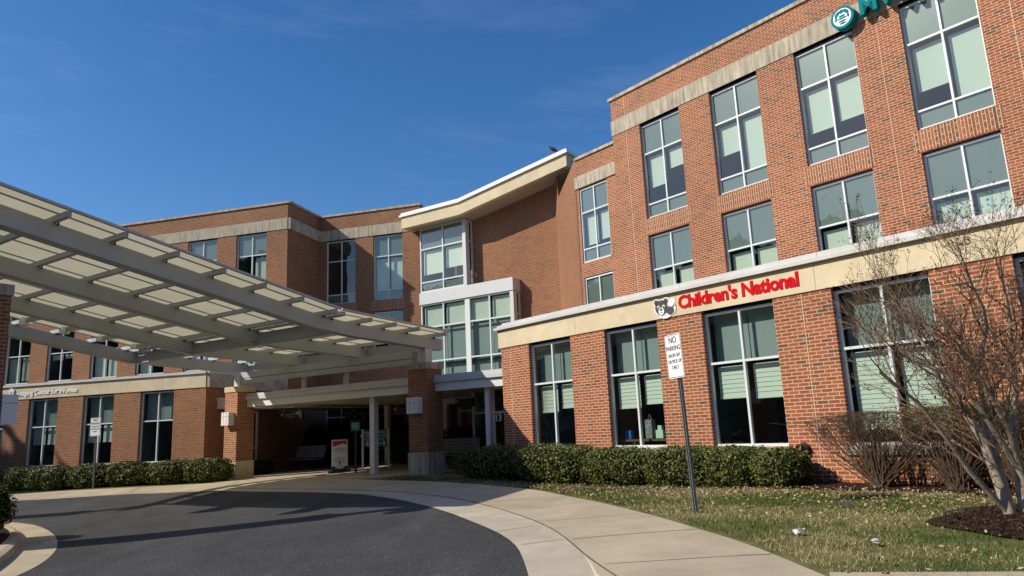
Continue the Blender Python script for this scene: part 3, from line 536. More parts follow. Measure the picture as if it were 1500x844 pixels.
# --- left wing upper
BU = [(20.09+2.79*k, 21.78+2.79*k) for k in range(7)]
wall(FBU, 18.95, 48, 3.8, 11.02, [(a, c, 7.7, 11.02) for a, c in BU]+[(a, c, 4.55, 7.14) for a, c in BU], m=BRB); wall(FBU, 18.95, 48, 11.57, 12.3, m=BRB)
for k, (a, c) in enumerate(BU):
    window(FBU, a, c, 7.7, 10.97, [8.19, 9.93], ['S', ['O', ('b', .9)] if k == 0 else ['B', 'B'], 'S'], seed=60+k)
    window(FBU, a, c, 4.55, 7.1, [6.0], [[['B', 'B'], ['B', 'B'], ['B', 'O'], ['B', 'B'], [('b', .15), ('b', .12)], ['B', ('b', .85)], ['B', 'B']][k], 'O'], seed=70+k)
strip(FBU, 18.95, 48, 11.02, 11.57, -.2, .03, STONEW, 'stone_band', 1.4); strip(FBU, 18.92, 48, 12.3, 12.4, -.3, .06, STONEW, 'coping', 2)
# --- recessed part next to the tower
B2 = [(16.85, 18.5), (14.28, 15.87)]
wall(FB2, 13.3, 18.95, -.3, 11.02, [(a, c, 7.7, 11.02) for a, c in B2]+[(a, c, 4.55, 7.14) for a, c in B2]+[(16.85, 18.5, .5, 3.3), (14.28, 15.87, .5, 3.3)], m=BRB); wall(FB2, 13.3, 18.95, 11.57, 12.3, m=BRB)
for k, (a, c) in enumerate(B2):
    window(FB2, a, c, 7.7, 10.97, [8.19, 9.93], ['S', [['O', 'O'], ['B', 'B']][k], ['O', 'S'][k]], seed=80+k)
    window(FB2, a, c, 4.55, 7.1, [6.0], ['O', 'S'], seed=83+k); window(FB2, a, c, .5, 3.3, [2.1], ['O', 'O'], seed=86+k)
    b = MB()
    for z0_, z1_ in ((7.16, 7.335), (7.345, 7.51), (7.52, 7.685)):
        q = [(a-.1, z0_), (c+.1, z0_), (c+.1, z1_), (a-.1, z1_)]; b.face([FB2.P(*p, .004) for p in q], [((p[1]-z0_)*.9/.83+.012, p[0]) for p in q])
    b.build('soldier_course', SOLD, H)
strip(FB2, 13.3, 18.9, 11.02, 11.57, -.2, .03, STONEW, 'stone_band', 1.4); strip(FB2, 13.25, 18.9, 12.3, 12.4, -.3, .06, STONEW, 'coping', 2)
vwall(FB2.P(13.3, 0), FB2.P(13.3, 0, -5), 10, 12.35, m=BRB)
# roofs that keep the sun out of the rooms
for fr, s0_, s1_, z_ in ((FAU, -3, 15.8, 12.0), (FBU, 19, 48, 12.0), (FB2, 13.4, 19, 12.0)):
    b = MB(); b.face([fr.P(s0_, z_, -.05), fr.P(s1_, z_, -.05), fr.P(s1_, z_, -9), fr.P(s0_, z_, -9)]); b.build('flat_roof', ROOF, H)
# side door of the left wing, with its small canopy
FS = Fr(YB+90, 0)
def SP(n, z, d=0): return FB.u*(18.95-d)+FB.n*n+np.array([0, 0, z])
class SideFr(Fr):
    def __init__(s): pass
    def P(s, a, z, d=0): return SP(a, z, d)
SF = SideFr()
door = MB(); door.box(SF, 25.0, 26.9, -.2, 2.35, 0, .03); D_ = door.build('side_door', DGLASS, H)
b = MB()
for a in (25.0, 25.95, 26.9): b.box(SF, a-.05, a+.05, -.2, 2.35, .03, .08)
for z_ in (-.2, .8, 2.3): b.box(SF, 24.95, 26.95, z_, z_+.09, .03, .075)
b.build('door_frame', FRAME, D_)
b = MB(); b.box(SF, 24.4, 27.6, 2.45, 2.75, 0, 1.0); b.box(SF, 24.35, 27.65, 2.75, 2.87, 0, 1.06); b.build('door_canopy', WHITE, H)
b = MB(); b.box(SF, 25.15, 25.75, 1.0, 1.9, .085, .09); b.build('door_notice', STONE, H)
# entrance storefront behind the walkway
FE = Fr(YM, 20.0); sE0 = 10.6; sE1 = FE.hit(692, 610)[0]; zr = FE.hit(700, 605)[1]
window(FE, sE0, sE1, -.1, 2.62, [.35, zr], ['O', 'O', 'O'], mulls=[FE.hit(713, 610)[0]], name='storefront', fw=.07, d=0, gm=DGLASS, room=False)
FN = Fr(YM, 17.85); sN = FN.hit(722, 610)[0]; zn = FN.hit(731, 604)[1]
window(FN, 10.6, sN, .0, 2.42, [.35, zn], ['O', 'O', 'O'], mulls=[], name='storefront', fw=.06, d=0, gm=DGLASS, room=False, mat_f=WHITE)
FV = Fr(YM, 22.3); v0 = FV.hit(693, 600)[0]; v1 = FV.hit(630, 600)[0]
b = MB(); zh = FV.hit(670, 591)[1]; b.box(FV, v0-.3, v1, zh, zh+.35, -.1, .2); b.box(FV, v0-.28, v0-.02, -.1, zh, -.1, .1); b.box(FV, FV.hit(653, 600)[0]-.12, FV.hit(653, 600)[0]+.12, -.1, zh, -.1, .1); b.build('door_surround', PANEL, H)
window(Fr(YM, 24.2), v0, v1, -.1, 2.5, [2.0], ['O', 'O'], mulls=[v0+1.1, v0+2.2], name='entrance_door', fw=.08, d=0, gm=DGLASS, room=False, mat_f=GREY)
b = MB(); b.box(Fr(YM, 25.7), 10, 22.2, -.2, 2.6, -.1, 0); b.box(Fr(YM, 21), 9.8, 10.2, -.2, 2.6, -5, 1.2); b.build('lobby_wall', mat('lobby wall', (.2, .19, .17), .9), H)
# ------------------------------------------------------------------ covered walkway (low roof between the pillars and the doors)
Wk = thing('covered_walkway', 'low flat white-edged walkway roof on slim posts running between the brick pillars', 'walkway roof', FC.P(17, 0, -21))
FK = Fr(YM, 17.2); FKb = Fr(YM, 25.9)
kl = FK.hit(362, 590)[0]
def kb(name, s0, s1, z0, z1, n0, n1, m): b = MB(); b.box(FC, s0, s1, z0, z1, -n1, -n0); return b.build(name, m, Wk)
kb('lower_fascia', 10.9, kl, 2.40, 2.66, 17.2, 17.32, WHITE); kb('upper_fascia', 10.9, kl+.06, 2.665, 2.78, 17.12, 17.32, PANEL); kb('upper_fascia', 10.9, kl+.02, 2.785, 2.89, 17.16, 17.32, PANEL)
kb('soffit', 10.9, kl-.02, 2.44, 2.5, 17.33, 25.85, SOFF); kb('roof_deck', 10.9, kl-.02, 2.7, 2.8, 17.33, 25.85, ROOF); kb('soffit', 22.3, 26.4, 2.44, 2.5, 20, 27.5, SOFF); kb('roof_deck', 22.3, 26.4, 2.7, 2.8, 20, 27.5, ROOF)
kb('end_fascia', kl-.1, kl, 2.40, 2.78, 17.33, 25.85, WHITE)
def post(x, y, n, wd=.16, m=WHITE, zt=2.42):
    f = Fr(YM, n); s_ = f.hit(x, y)[0]; p = f.P(s_, 0); g = float(tz(p[0], p[1])); b = MB(); b.box(f, s_-wd/2, s_+wd/2, g, zt, -wd/2, wd/2); return b.build('post', m, Wk)
post(548, 640, 17.5, .2); post(716.5, 620, 17.45, .15); post(397, 640, 22.5, .22); post(568, 640, 23.5, .2)
for x_ in (443, 505): 
    s_ = FK.hit(x_, 560)[0]; b = MB(); b.box(FC, s_-.07, s_+.07, 2.66, 3.32, -17.32, -17.2); b.build('stub_post', GREY, Wk)
# downlights in the soffit
for k, (s_, n_) in enumerate(((15, 19), (18, 20), (21, 19.5), (13.2, 19))):
    p = FC.P(s_, 2.43, -n_); b = MB(); b.tube([p, p+np.array([0, 0, .03])], [.09, .09], 12); b.build('downlight', LAMPM, Wk)
# ------------------------------------------------------------------ big entrance canopy
Cn = thing('entrance_canopy', 'large grey steel entrance canopy with translucent cream roof panels rising over the drive', 'canopy', FC.P(19, 0, -11))
K = 1.077
def zbt(n): return 4.24+.163*max(0, 13.25-n)-.035*max(0, n-13.25)
beams = [14.52, 17.6, 20.74, 24.0]; BD = .36; NE, NS = 17.85, 4.2
for s_ in beams:
    b = MB(); prof = [4.2, 12.4, 12.8, 13.25, 13.7, 14.1, NE]
    zt = [zbt(n) for n in prof]; zt[3] = zbt(13.25)+.035; zt[2] += .005; zt[4] += .01
    for i in range(len(prof)-1):
        for (d0, d1) in (((-.14), (.14)),):
            n0, n1 = prof[i], prof[i+1]; c = [FC.P(s_+d, z, -n) for n, zz in ((n0, zt[i]), (n1, zt[i+1])) for z in (zz-BD, zz) for d in (d0, d1)]
            for q in ((0, 1, 5, 4), (2, 6, 7, 3), (0, 4, 6, 2), (1, 3, 7, 5)): b.face([c[j] for j in q])
            if i == 0: b.face([c[j] for j in (0, 2, 3, 1)])
            if i == len(prof)-2: b.face([c[j] for j in (4, 5, 7, 6)])
    b.build('main_beam', GREY, Cn, bevel=.012)
# flange lips below the beams
for s_ in beams:
    b = MB()
    b.bar(FC.P(s_, zbt(4.2)-BD-.008, -4.2), FC.P(s_, zbt(13.2)-BD-.008, -13.2), .30, .014); b.build('flange', GREY, Cn)
for a, c in zip(beams[:-1], beams[1:]):
    b = MB(); z_ = zbt(13.25); b.box(FC, a+.14, c-.14, z_-BD, z_-.03, -13.42, -13.2); b.build('cross_girder', GREY, Cn)
    b = MB(); b.box(FC, a+.14, c-.14, zbt(17.6)-.3, zbt(17.6)-.02, -17.75, -17.6); b.build('cross_girder', GREY, Cn)
pur = [4.98, 6.23, 7.31, 8.42, 9.54, 10.63, 11.75, 12.85, 13.12, 14.12, 15.1, 16.1, 17.35]
SE0, SE1 = 13.84, 23.55
for n_ in pur:
    b = MB(); b.bar(FC.P(SE0, zbt(n_)+.056, -n_), FC.P(24.1, zbt(n_)+.056, -n_), .1, .11); b.build('purlin', GREY, Cn)
    for s_ in beams: b = MB(); b.box(FC, s_-.19, s_-.145, zbt(n_)-.05, zbt(n_)+.09, -n_-.07, -n_-.052); b.build('cleat', CHAR, Cn)
# panels: strips with seams
edges = np.array([SE0-.02, 14.2, 15.5, 16.55, 17.6, 18.6, 19.65, 20.74, 21.7, 22.65, SE1+.02])
for (n0, n1) in ((4.9, 12.98), (13.05, 17.5)):
    z0_, z1_ = zbt(n0)+.135, zbt(n1)+.135
    for a, c in zip(edges[:-1], edges[1:]):
        b = MB(); A = [FC.P(a+.008, z0_, -n0), FC.P(c-.008, z0_, -n0), FC.P(c-.008, z1_, -n1), FC.P(a+.008, z1_, -n1)]; b.face(A, [(0, 0)]*4); b.build('roof_panel', PANELM, Cn)
    for e in edges: b = MB(); b.bar(FC.P(e, z0_-.004, -n0), FC.P(e, z1_-.004, -n1), .035, .03); b.build('seam_batten', GREY, Cn)
    b = MB()
    for e in (SE0-.04, SE1+.04): b.bar(FC.P(e, z0_+.01, -n0), FC.P(e, z1_+.01, -n1), .05, .05)
    b.bar(FC.P(SE0-.06, z0_+.012, -n0), FC.P(SE1+.06, z0_+.012, -n0), .07, .06); b.build('edge_trim', COPE, Cn)
# double tie beam between the inner pillars
kl2 = 23.4; kr2 = 14.9
b = MB(); b.box(FC, kr2, kl2, 3.47, 3.69, -17.24, -16.98); b.build('tie_beam', GREY, Cn); b = MB(); b.box(FC, kr2, kl2, 3.29, 3.455, -17.22, -17.0); b.build('tie_beam', GREY, Cn)
def pillar(s_, n_, zc, m=BR):
    p = FC.P(s_, 0, -n_); g = float(tz(p[0], p[1]))-.08; f = Fr(YM, n_)
    P_ = MB(); w_ = .37; P_.box(f, s_-w_, s_+w_, g+.72, zc-.2, -w_, w_); b0 = P_.build('brick_pillar', m, Cn)
    q = MB(); q.box(f, s_-.4, s_+.4, g-.3, g+.72, -.4, .4); q.build('stone_base', STONE if s_ > 20 else STONEW, b0, bevel=.008)
    q = MB(); q.box(f, s_-.4, s_+.4, zc-.2, zc, -.4, .4); q.build('stone_cap', STONE if s_ > 20 else STONEW, b0, bevel=.008)
    q = MB(); q.box(f, s_-.16, s_+.16, zc, zbt(n_)-BD, -.16, .16); q.build('steel_stub', PANEL if n_ > 10 else GREY, b0)
    return g
sLP = Fr(YM, 16.78).hit(346, 640)[0]
PR = (14.55, 17.17); PL = (sLP+.39, 17.17)
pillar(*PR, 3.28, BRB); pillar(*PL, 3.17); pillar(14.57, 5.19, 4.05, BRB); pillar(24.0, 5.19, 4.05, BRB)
# ------------------------------------------------------------------ wall lamps on the pillars
def walllamp(s_, n_, z0, z1, face, label):
    f = Fr(YM, n_)
    if face: f.n = -f.n; f.off = -n_
    T = thing('wall_lamp', label, 'wall lamp', f.P(s_, z0, .4), 'box lamps on the canopy pillars')
    b = MB(); b.box(f, s_-.22, s_+.22, z0, z1, .37, .62); b.build('lamp_cover', LAMPM, T, bevel=.01)
    q = MB()
    for d in (-.09, .09): q.box(f, s_+d-.008, s_+d+.008, z0, z1, .62, .626)
    q.box(f, s_-.222, s_+.222, z1-.16, z1-.14, .365, .628)
    q.build('trim', COPE, T)
zz0 = Fr(YM, 16.55).hit(608, 606)[1]; zz1 = Fr(YM, 16.55).hit(608, 582)[1]
walllamp(PR[0]+.02, PR[1], zz0, zz1, 0, 'pale box lamp on the shaded brick pillar beside the metal bench'); walllamp(PL[0], PL[1], zz0, zz1, 0, 'sunlit white box lamp on the brick pillar nearest the left hedge')
fl = Fr(YM, 5.7); walllamp(14.4, 5.19, fl.hit(10, 622)[1], fl.hit(10, 579)[1], 1, 'large grey box lamp on the near pillar at the left edge')
for x_, y_, lb_ in ((35, 477, 'conical white uplight nearest the left edge, under the canopy roof'), (94, 489, 'second conical white uplight from the left under the canopy'), (148, 500, 'third conical white uplight from the left under the canopy'), (198, 511, 'rightmost conical white uplight under the canopy roof')):
    f = Fr(YM, 0); d = ray(x_, y_); fr2 = 23.3; u = FC.u; t = fr2/(d@u); p = CAM+d*t
    T = thing('floodlight', lb_, 'floodlight', p, 'conical uplights under the canopy')
    b = MB(); b.tube([p, p+np.array([0, 0, .13]), p+np.array([0, 0, .3])], [.15, .13, .05], 10); b.build('lamp_head', LAMPM, T, smooth=False)
    b = MB(); b.tube([p+np.array([0, 0, .3]), p+np.array([0, 0, .5])], [.025, .025], 6); b.tube([p+np.array([0, 0, .5]), np.array(p)+FC.u*.7+np.array([0, 0, .5])], [.025, .025], 6); b.build('bracket', GREY, T)
# ------------------------------------------------------------------ signs
rA = -FA.u; rB = -FB.u; rM = -FC.u
# red lettering with bear head emblem
T = thing('wall_sign', 'red Children\'s National lettering with grey bear head emblem on the cream band', 'sign', FA.P(8, 3.6))
h1, h2 = FA.hit(996, 455), FA.hit(1166, 420)
text('lettering', "Children's National", .372, FA.P(h1[0], 3.545, .035), rA, UP, TXR, T, .02, .0145, 'LEFT', spacing=.965)
es, ez = FA.hit(973, 451); es += .04
E_ = MB()
def disc(b, s_, z_, r, d0, d1, m, k=20, rx=1, a=0):
    pts = []
    for i in range(k):
        g = 2*math.pi*i/k; x, y = r*rx*math.cos(g), r*math.sin(g); pts.append((s_-(x*math.cos(a)-y*math.sin(a)), z_+x*math.sin(a)+y*math.cos(a)))
    b.face([FA.P(p[0], p[1], d1) for p in pts], None, m)
    for i in range(k): p, q = pts[i], pts[(i+1) % k]; b.face([FA.P(*p, d0), FA.P(*q, d0), FA.P(*q, d1), FA.P(*p, d1)], None, m)
for (dx, dz, r, rx) in ((.0, .0, .215, 1.05), (-.15, .15, .095, 1), (.15, .15, .095, 1), (.28, -.07, .15, 1), (.32, .06, .115, 1), (.1, -.12, .16, 1.5)): disc(E_, es-dx*.9, ez+dz*.9, r*.88, .02, .045, 0, rx=rx)
for (dx, dz, r, rx) in ((0, 0.01, .185, 1.05), (-.15, .15, .065, 1), (.15, .15, .065, 1), (.26, -.1, .1, 1.2)): disc(E_, es-dx*.9, ez+dz*.9, r*.88, .045, .055, 1, rx=rx)
for (dx, dz, r, rx) in ((-.08, .03, .035, 1.1), (.08, .03, .035, 1.1), (0, -.085, .095, .9), (.32, .06, .08, 1)): disc(E_, es-dx*.9, ez+dz*.9, r*.88, .055, .062, 0, rx=rx)
for (dx, dz, r, rx) in ((-.075, .02, .018, 1), (.075, .02, .018, 1), (0, -.045, .03, 1.3), (0, -.12, .008, 5)): disc(E_, es-dx*.9, ez+dz*.9, r*.88, .062, .067, 1, rx=rx)
E_.build('emblem', [SIGNW, CHAR], T)
# teal lettering high up, cut by the picture edge
T = thing('wall_sign', 'large teal lettering with round teal crest on the stone band near the roof', 'sign', FAU.P(6.6, 11.2, .1))
s1_, z1_ = FAU.hit(1258, 27)
fq = Fr(YA, 17.55); s1_, z1_ = fq.hit(1261, 24.5); text('lettering', 'MWH', .60, fq.P(s1_, z1_, 0), -FAU.u, UP, TEAL, T, .18, .02, 'LEFT', spacing=1.08)
s2_, z2_ = Fr(YA, 17.5).hit(1234.5, 26)
b = MB(); s_sv = FA; FAo = FA; FA = FAU
disc(b, s2_, z2_, .30, .05, .28, 0, 32); disc(b, s2_, z2_, .235, .28, .29, 1, 28)
for (dx, dz, r, rx, a) in ((-.16, .17, .05, 2, .8), (.16, .17, .05, 2, -.8), (0, .22, .06, 1, 0), (-.06, .05, .035, 1, 0), (.06, .05, .035, 1, 0), (0, .05, .03, 1, 0), (0, -.04, .025, 6, 0), (0, -.14, .025, 5, 0), (-.22, 0, .03, 2.5, 1.4), (.22, 0, .03, 2.5, 1.7), (0, -.23, .03, 3, 0)): disc(b, s2_-dx*.72, z2_+dz*.72, r*.95, .29, .296, 0, 10, rx, a)
FA = FAo
b.build('crest', [TEAL, SIGNW], T)
# white lettering on the left band
T = thing('wall_sign', 'white Imaging Center for Women lettering on the left cream band', 'sign', FB.P(25, 3.5))
a0, a1 = FB.hit(25, 574), FB.hit(115, 571)
text('lettering', 'Imaging Center for Women', .28, FB.P(a0[0]-.08, 3.42, .045), rB, UP, TXW, T, .02, .007, 'LEFT', spacing=1.0)
e0 = FB.hit(19, 575); b = MB(); FA = FB
for (dx, dz, r, rx, a) in ((0, -.03, .13, 1, 0), (-.1, .08, .04, 1.6, .8), (.1, .08, .04, 1.6, -.8), (0, .13, .05, .8, 0)): disc(b, e0[0]-dx, e0[1]+dz, r, .03, .08, 0, 14, rx, a)
for dz in (0, -.06): disc(b, e0[0], e0[1]+dz, .012, .08, .086, 1, 8, 6, 0)
FA = FAo; b.build('emblem', [SIGNW, CHAR], T)
# numerals on the entrance glass
q0 = FN.hit(725.2, 617); T = text('numerals', '13', .29, FN.P(q0[0], q0[1], .03), rM, UP, TXW, None, .01, .008, 'LEFT', spacing=.9); tag(T, 'bold white number 13 on the dark entrance glass by the low wing', 'sign')
# no parking signs
def signpost(base, top, scale, faceyaw, lean, label):
    base = np.array(base); T = thing('parking_sign', label, 'sign', base, 'no parking signs on posts')
    rt = np.array([math.cos(faceyaw), math.sin(faceyaw), 0]); nn = np.cross(rt, (0, 0, 1)); up = np.array([lean, 0, 1.]); up /= np.linalg.norm(up)
    rt = rt-up*(rt@up); rt /= np.linalg.norm(rt); nn = np.cross(rt, up)
    hgt = top; b = MB()
    for k in (-1, 1): b.bar(base+rt*.024*k, base+rt*.024*k+up*(hgt-.1), .012, .035, up=nn)
    b.bar(base+nn*-.015, base-nn*.015+up*(hgt-.1), .05, .012, up=nn); b.build('post', STEEL, T)
    W_, H_ = .305*scale, .457*scale*1.02; c = base+up*(hgt-H_/2)+nn*.045
    m = MB()
    def rr(w_, h_, d, mi, r=.03):
        pts = []
        for cx, cy, a0_ in ((w_/2-r, h_/2-r, 0), (-w_/2+r, h_/2-r, 90), (-w_/2+r, -h_/2+r, 180), (w_/2-r, -h_/2+r, 270)):
            for k in range(5): g = R_(a0_+k*22.5); pts.append(c+rt*(cx+r*math.cos(g))+up*(cy+r*math.sin(g))+nn*d)
        m.face(pts, None, mi); return pts
    a = rr(W_, H_, 0, 0); e = rr(W_, H_, -.004, 2)
    for i in range(len(a)): m.face([a[i], a[(i+1) % 20], e[(i+1) % 20], e[i]], None, 2)
    rr(W_*.95, H_*.965, .001, 1, .025); rr(W_*.915, H_*.94, .002, 0, .022)
    m.build('sign_plate', [SIGNW, TXK, STEEL], T)
    for tx, sz, dz, bo in (('NO', .085, .30, .001), ('PARKING', .060, .135, .0007), ('DROP-OFF', .045, -.02, .0006), ('OR PICK UP', .045, -.155, .0006), ('ONLY', .045, -.29, .0006)):
        text('lettering', tx, sz*scale*1.15, c+up*(dz*H_)+nn*.004, rt, up, TXK, T, .001, bo*scale, spacing=.92)
d1 = ray(1019.5, 750); bz = gp(1019.5, 750); dist = np.hypot(bz[0], bz[1])
tp = ray(988, 490); hz = EYE+tp[2]/np.hypot(tp[0], tp[1])*dist
sx = tp[0]/tp[1]*bz[1]
szc = .57*dist/9.2/.457*.475/.5
signpost(bz, hz-bz[2], dist/9.2*1.17, R_(-70), (sx-bz[0])/(hz-bz[2]), 'white no parking sign leaning on its post in the lawn before the low wing')
bz = gp(136, 716); dist = np.hypot(bz[0], bz[1]); tp = ray(142, 612); hz = EYE+tp[2]/np.hypot(tp[0], tp[1])*dist; sx = tp[0]/tp[1]*bz[1]
signpost(bz, hz-bz[2], dist*math.cos(R_(30))/(21.0)*1.12, R_(-12), (sx-bz[0])/(hz-bz[2]), 'distant white no parking sign standing before the left hedge')
# hanging direction boards
def board(fr, x0, x1, y0, y1, txt, label, d=0, tcol=SOFF):
    a0, zt = fr.hit(x0, y0); a1, zb = fr.hit(x1, y1); z1_ = 2.4; 
    T = thing('hanging_sign', label, 'sign', fr.P((a0+a1)/2, zb), 'dark boards hanging under the walkway roof')
    zt = fr.hit((x0+x1)/2, y0)[1]; zb = fr.hit((x0+x1)/2, y1)[1]
    b = MB(); b.box(fr, min(a0, a1), max(a0, a1), zb, zt, -.05, .05); b.build('board', BLACK, T)
    b = MB()
    for t_ in (.15, .85): s_ = a0+(a1-a0)*t_; b.box(fr, s_-.012, s_+.012, zt, max(2.44, zt+.02), -.01, .01)
    b.build('hanger', GREY, T)
    if txt: text('lettering', txt, (zt-zb)*.42, fr.P(a0+(a1-a0)*.24, zb+(zt-zb)*.58, .055), rM, UP, tcol, T, .004, 0, 'LEFT', line=.95)
    b = MB(); c = a0+(a1-a0)*.12
    k = 10; b.face([fr.P(c+.07*math.cos(2*math.pi*i/k), zb+(zt-zb)*.68+.07*math.sin(2*math.pi*i/k), .056) for i in range(k)]); b.build('emblem', tcol, T)
board(Fr(YM, 20.2), 411, 443, 603.5, 614.5, 'Imaging Center\nfor Women', 'dark hanging board reading Imaging Center for Women'); board(Fr(YM, 20.5), 577, 603, 596, 606, None, 'dark hanging board half hidden by the right brick pillar'); board(Fr(YM, 20.0), 668, 694, 583.5, 596, None, 'dark hanging board in front of the pale door header')
# white and red free-standing sign
def upright(px_, py_, w_, h_, yaw):
    g = gp(px_, py_); rt = np.array([math.cos(yaw), math.sin(yaw), 0]); nn = np.array([math.sin(yaw), -math.cos(yaw), 0]); return g, rt, nn
g, rt, nn = upright(497.5, 692, 0, 0, R_(14))
T = thing('standing_sign', 'white freestanding sign with red header and red arrow on a dark rubber base', 'sign', g)
sc2 = np.hypot(g[0], g[1])/1050.3*1.04
Wd, Ht = 21*sc2, 37*sc2; z0_ = g[2]+.16
class RF(Fr):
    def __init__(s, o_, rt, nn): s.o = np.array(o_); s.r = rt; s.q = nn
    def P(s, a, z, d=0): return s.o+s.r*a+s.q*d+np.array([0, 0, z])
rf = RF((g[0], g[1], z0_), rt, nn)
b = MB(); b.box(rf, -Wd/2, Wd/2, .04, Ht, -.03, .03); b.build('sign_panel', SIGNW, T, bevel=.015)
b = MB(); hw = Wd/2-.035; b.face([rf.P(-hw, Ht-.05, .033), rf.P(hw, Ht-.05, .033), rf.P(hw, Ht-.19, .033), rf.P(hw*.3, Ht-.15, .033), rf.P(-.05, Ht-.21, .033), rf.P(-hw, Ht-.25, .033)])
b.face([rf.P(-.025, .1, .034), rf.P(.025, .1, .034), rf.P(.025, .2, .034), rf.P(-.025, .2, .034)]); b.face([rf.P(-.05, .2, .034), rf.P(.05, .2, .034), rf.P(0, .26, .034)]); b.build('red_graphic', mat('sign red', (.5, .02, .03), .5), T)
b = MB(); b.box(rf, -Wd*.7, Wd*.7, -.16, -.09, -.3, .3); b.box(rf, -Wd*.45, Wd*.45, -.09, -.03, -.16, .16); b.box(rf, -.3, -.22, -.05, .06, -.04, .04); b.box(rf, .22, .3, -.05, .06, -.04, .04); b.build('rubber_base', mat('dark rubber', (.05, .05, .052), .7), T)
b = MB(); b.box(rf, -.14, .14, -.04, .08, .01, .04); b.build('foot_plate', SIGNW, T)
text('lettering', 'Looking for the\nChildren\'s National\nSpecialty Care Center\nhere?', .056, rf.P(0, Ht-.33, .034), rt, UP, mat('faded red print', (.3, .03, .04), .6), T, .001, 0)
b = MB()
for k in range(4): b.box(rf, -.19+.02*(k == 3), .2-.03*(k % 2), Ht-.66-.045*k, Ht-.648-.045*k, .032, .034)
b.build('small_print', mat('grey print', (.25, .25, .26), .6), T)
# teal double direction sign and small post sign
g, rt, nn = upright(552, 688, 0, 0, R_(8)); sc3 = np.hypot(g[0], g[1])/1050.3*1.02
rf = RF(g, rt, nn); T = thing('direction_sign', 'teal two-panel direction sign with white arrows between two white posts', 'sign', g)
b = MB(); X0, X1 = -19*sc3, 16*sc3
for x_ in (X0, X1): b.box(rf, x_-.04, x_+.04, 0, 55*sc3, -.04, .04)
b.build('post', WHITE, T); b = MB(); b.box(rf, X0+.05, X1-.05, 31*sc3, 54*sc3, -.02, .02); b.build('sign_panel', DTEAL, T)
text('lettering', 'Imaging\nfor Women\nSuite', .135, rf.P(X0*.55, 49*sc3, .022), rt, UP, TXW, T, .002, 0, line=.95); text('lettering', 'Radiation\nOncology\nSuite 12', .135, rf.P(X1*.5, 49*sc3, .022), rt, UP, TXW, T, .002, 0, line=.95)
b = MB()
for cx, dr in ((X0*.55, -1), (X1*.5, 1)):
    zc = 35*sc3; b.bar(rf.P(cx-.12*dr, zc, .026), rf.P(cx+.1*dr, zc, .026), .03, .004, up=nn); b.bar(rf.P(cx+.11*dr, zc, .026), rf.P(cx+.02*dr, zc+.1, .026), .03, .004, up=nn); b.bar(rf.P(cx+.11*dr, zc, .026), rf.P(cx+.02*dr, zc-.1, .026), .03, .004, up=nn)
b.build('arrow', TXW, T)
g, rt, nn = upright(521, 693, 0, 0, R_(5)); sc4 = np.hypot(g[0], g[1])/1050.3*1.02; rf = RF(g, rt, nn)
T = thing('post_sign', 'small grey-blue notice on a dark post beside the teal direction sign', 'sign', g)
b = MB(); b.box(rf, -.035, .035, 0, 66*sc4, -.03, .03); b.build('post', CHAR, T); b = MB(); b.box(rf, -6.5*sc4, 6.5*sc4, 56*sc4, 69*sc4, .03, .045); b.build('sign_plate', DTEAL, T, bevel=.006)
b = MB()
for k, wv in enumerate((.8, .9, .75)): b.box(rf, -5.5*sc4*wv, 5.5*sc4*wv, (66.3-3*k)*sc4-.025, (66.3-3*k)*sc4, .046, .048)
b.build('small_print', TXW, T)
# ------------------------------------------------------------------ benches and bin
def bench(g, yaw, label, L_=1.75):
    T = thing('bench', label, 'bench', g, 'slatted metal benches under the walkway')
    rt = np.array([math.cos(yaw), math.sin(yaw), 0]); nn = np.array([math.sin(yaw), -math.cos(yaw), 0]); rf = RF(g, rt, nn)
    b = MB()
    for k in range(5): b.box(rf, -L_/2, L_/2, .43, .455, -.2+.1*k, -.2+.1*k+.085)
    b.build('seat', SLAT, T); b = MB()
    for k in range(5):
        z = .5+.1*k; d = -.24-.03*k; b.bar(rf.P(-L_/2, z+.04, d), rf.P(L_/2, z+.04, d), .02, .085)
    b.build('backrest', SLAT, T)
    for x_ in (-L_/2+.12, 0, L_/2-.12):
        b = MB(); b.box(rf, x_-.025, x_+.025, 0, .43, .14, .19); b.box(rf, x_-.025, x_+.025, 0, .43, -.25, -.2); b.box(rf, x_-.025, x_+.025, .38, .43, -.2, .14); b.bar(rf.P(x_, .43, -.25), rf.P(x_, 1.0, -.4), .05, .04, up=rt); b.build('leg', CHAR, T)
def ptg(x, y, n):      # ground point under a sight line at plane n of the canopy frame
    f = Fr(YM, n); s_, _ = f.hit(x, y); p = f.P(s_, 0); p[2] = tz(p[0], p[1])+.008; return p
bench(ptg(447, 688, 21.0), R_(-33), 'grey slatted bench against the dark hedge left of the standing sign', 1.75)
bench(ptg(664, 680, 19.2), R_(-33), 'grey slatted bench just right of the shaded brick pillar', 1.75)
g = ptg(385, 690, 22.6); T = thing('litter_bin', 'dark round litter bin in the shade behind the left pillar', 'bin', g)
b = MB(); b.tube([g, g+np.array([0, 0, .85])], [.27, .29], 16); b.build('bin_body', CHAR, T); b = MB(); b.tube([g+np.array([0, 0, .85]), g+np.array([0, 0, .98]), g+np.array([0, 0, 1.04])], [.31, .28, .1], 16); b.build('lid', GREY, T)
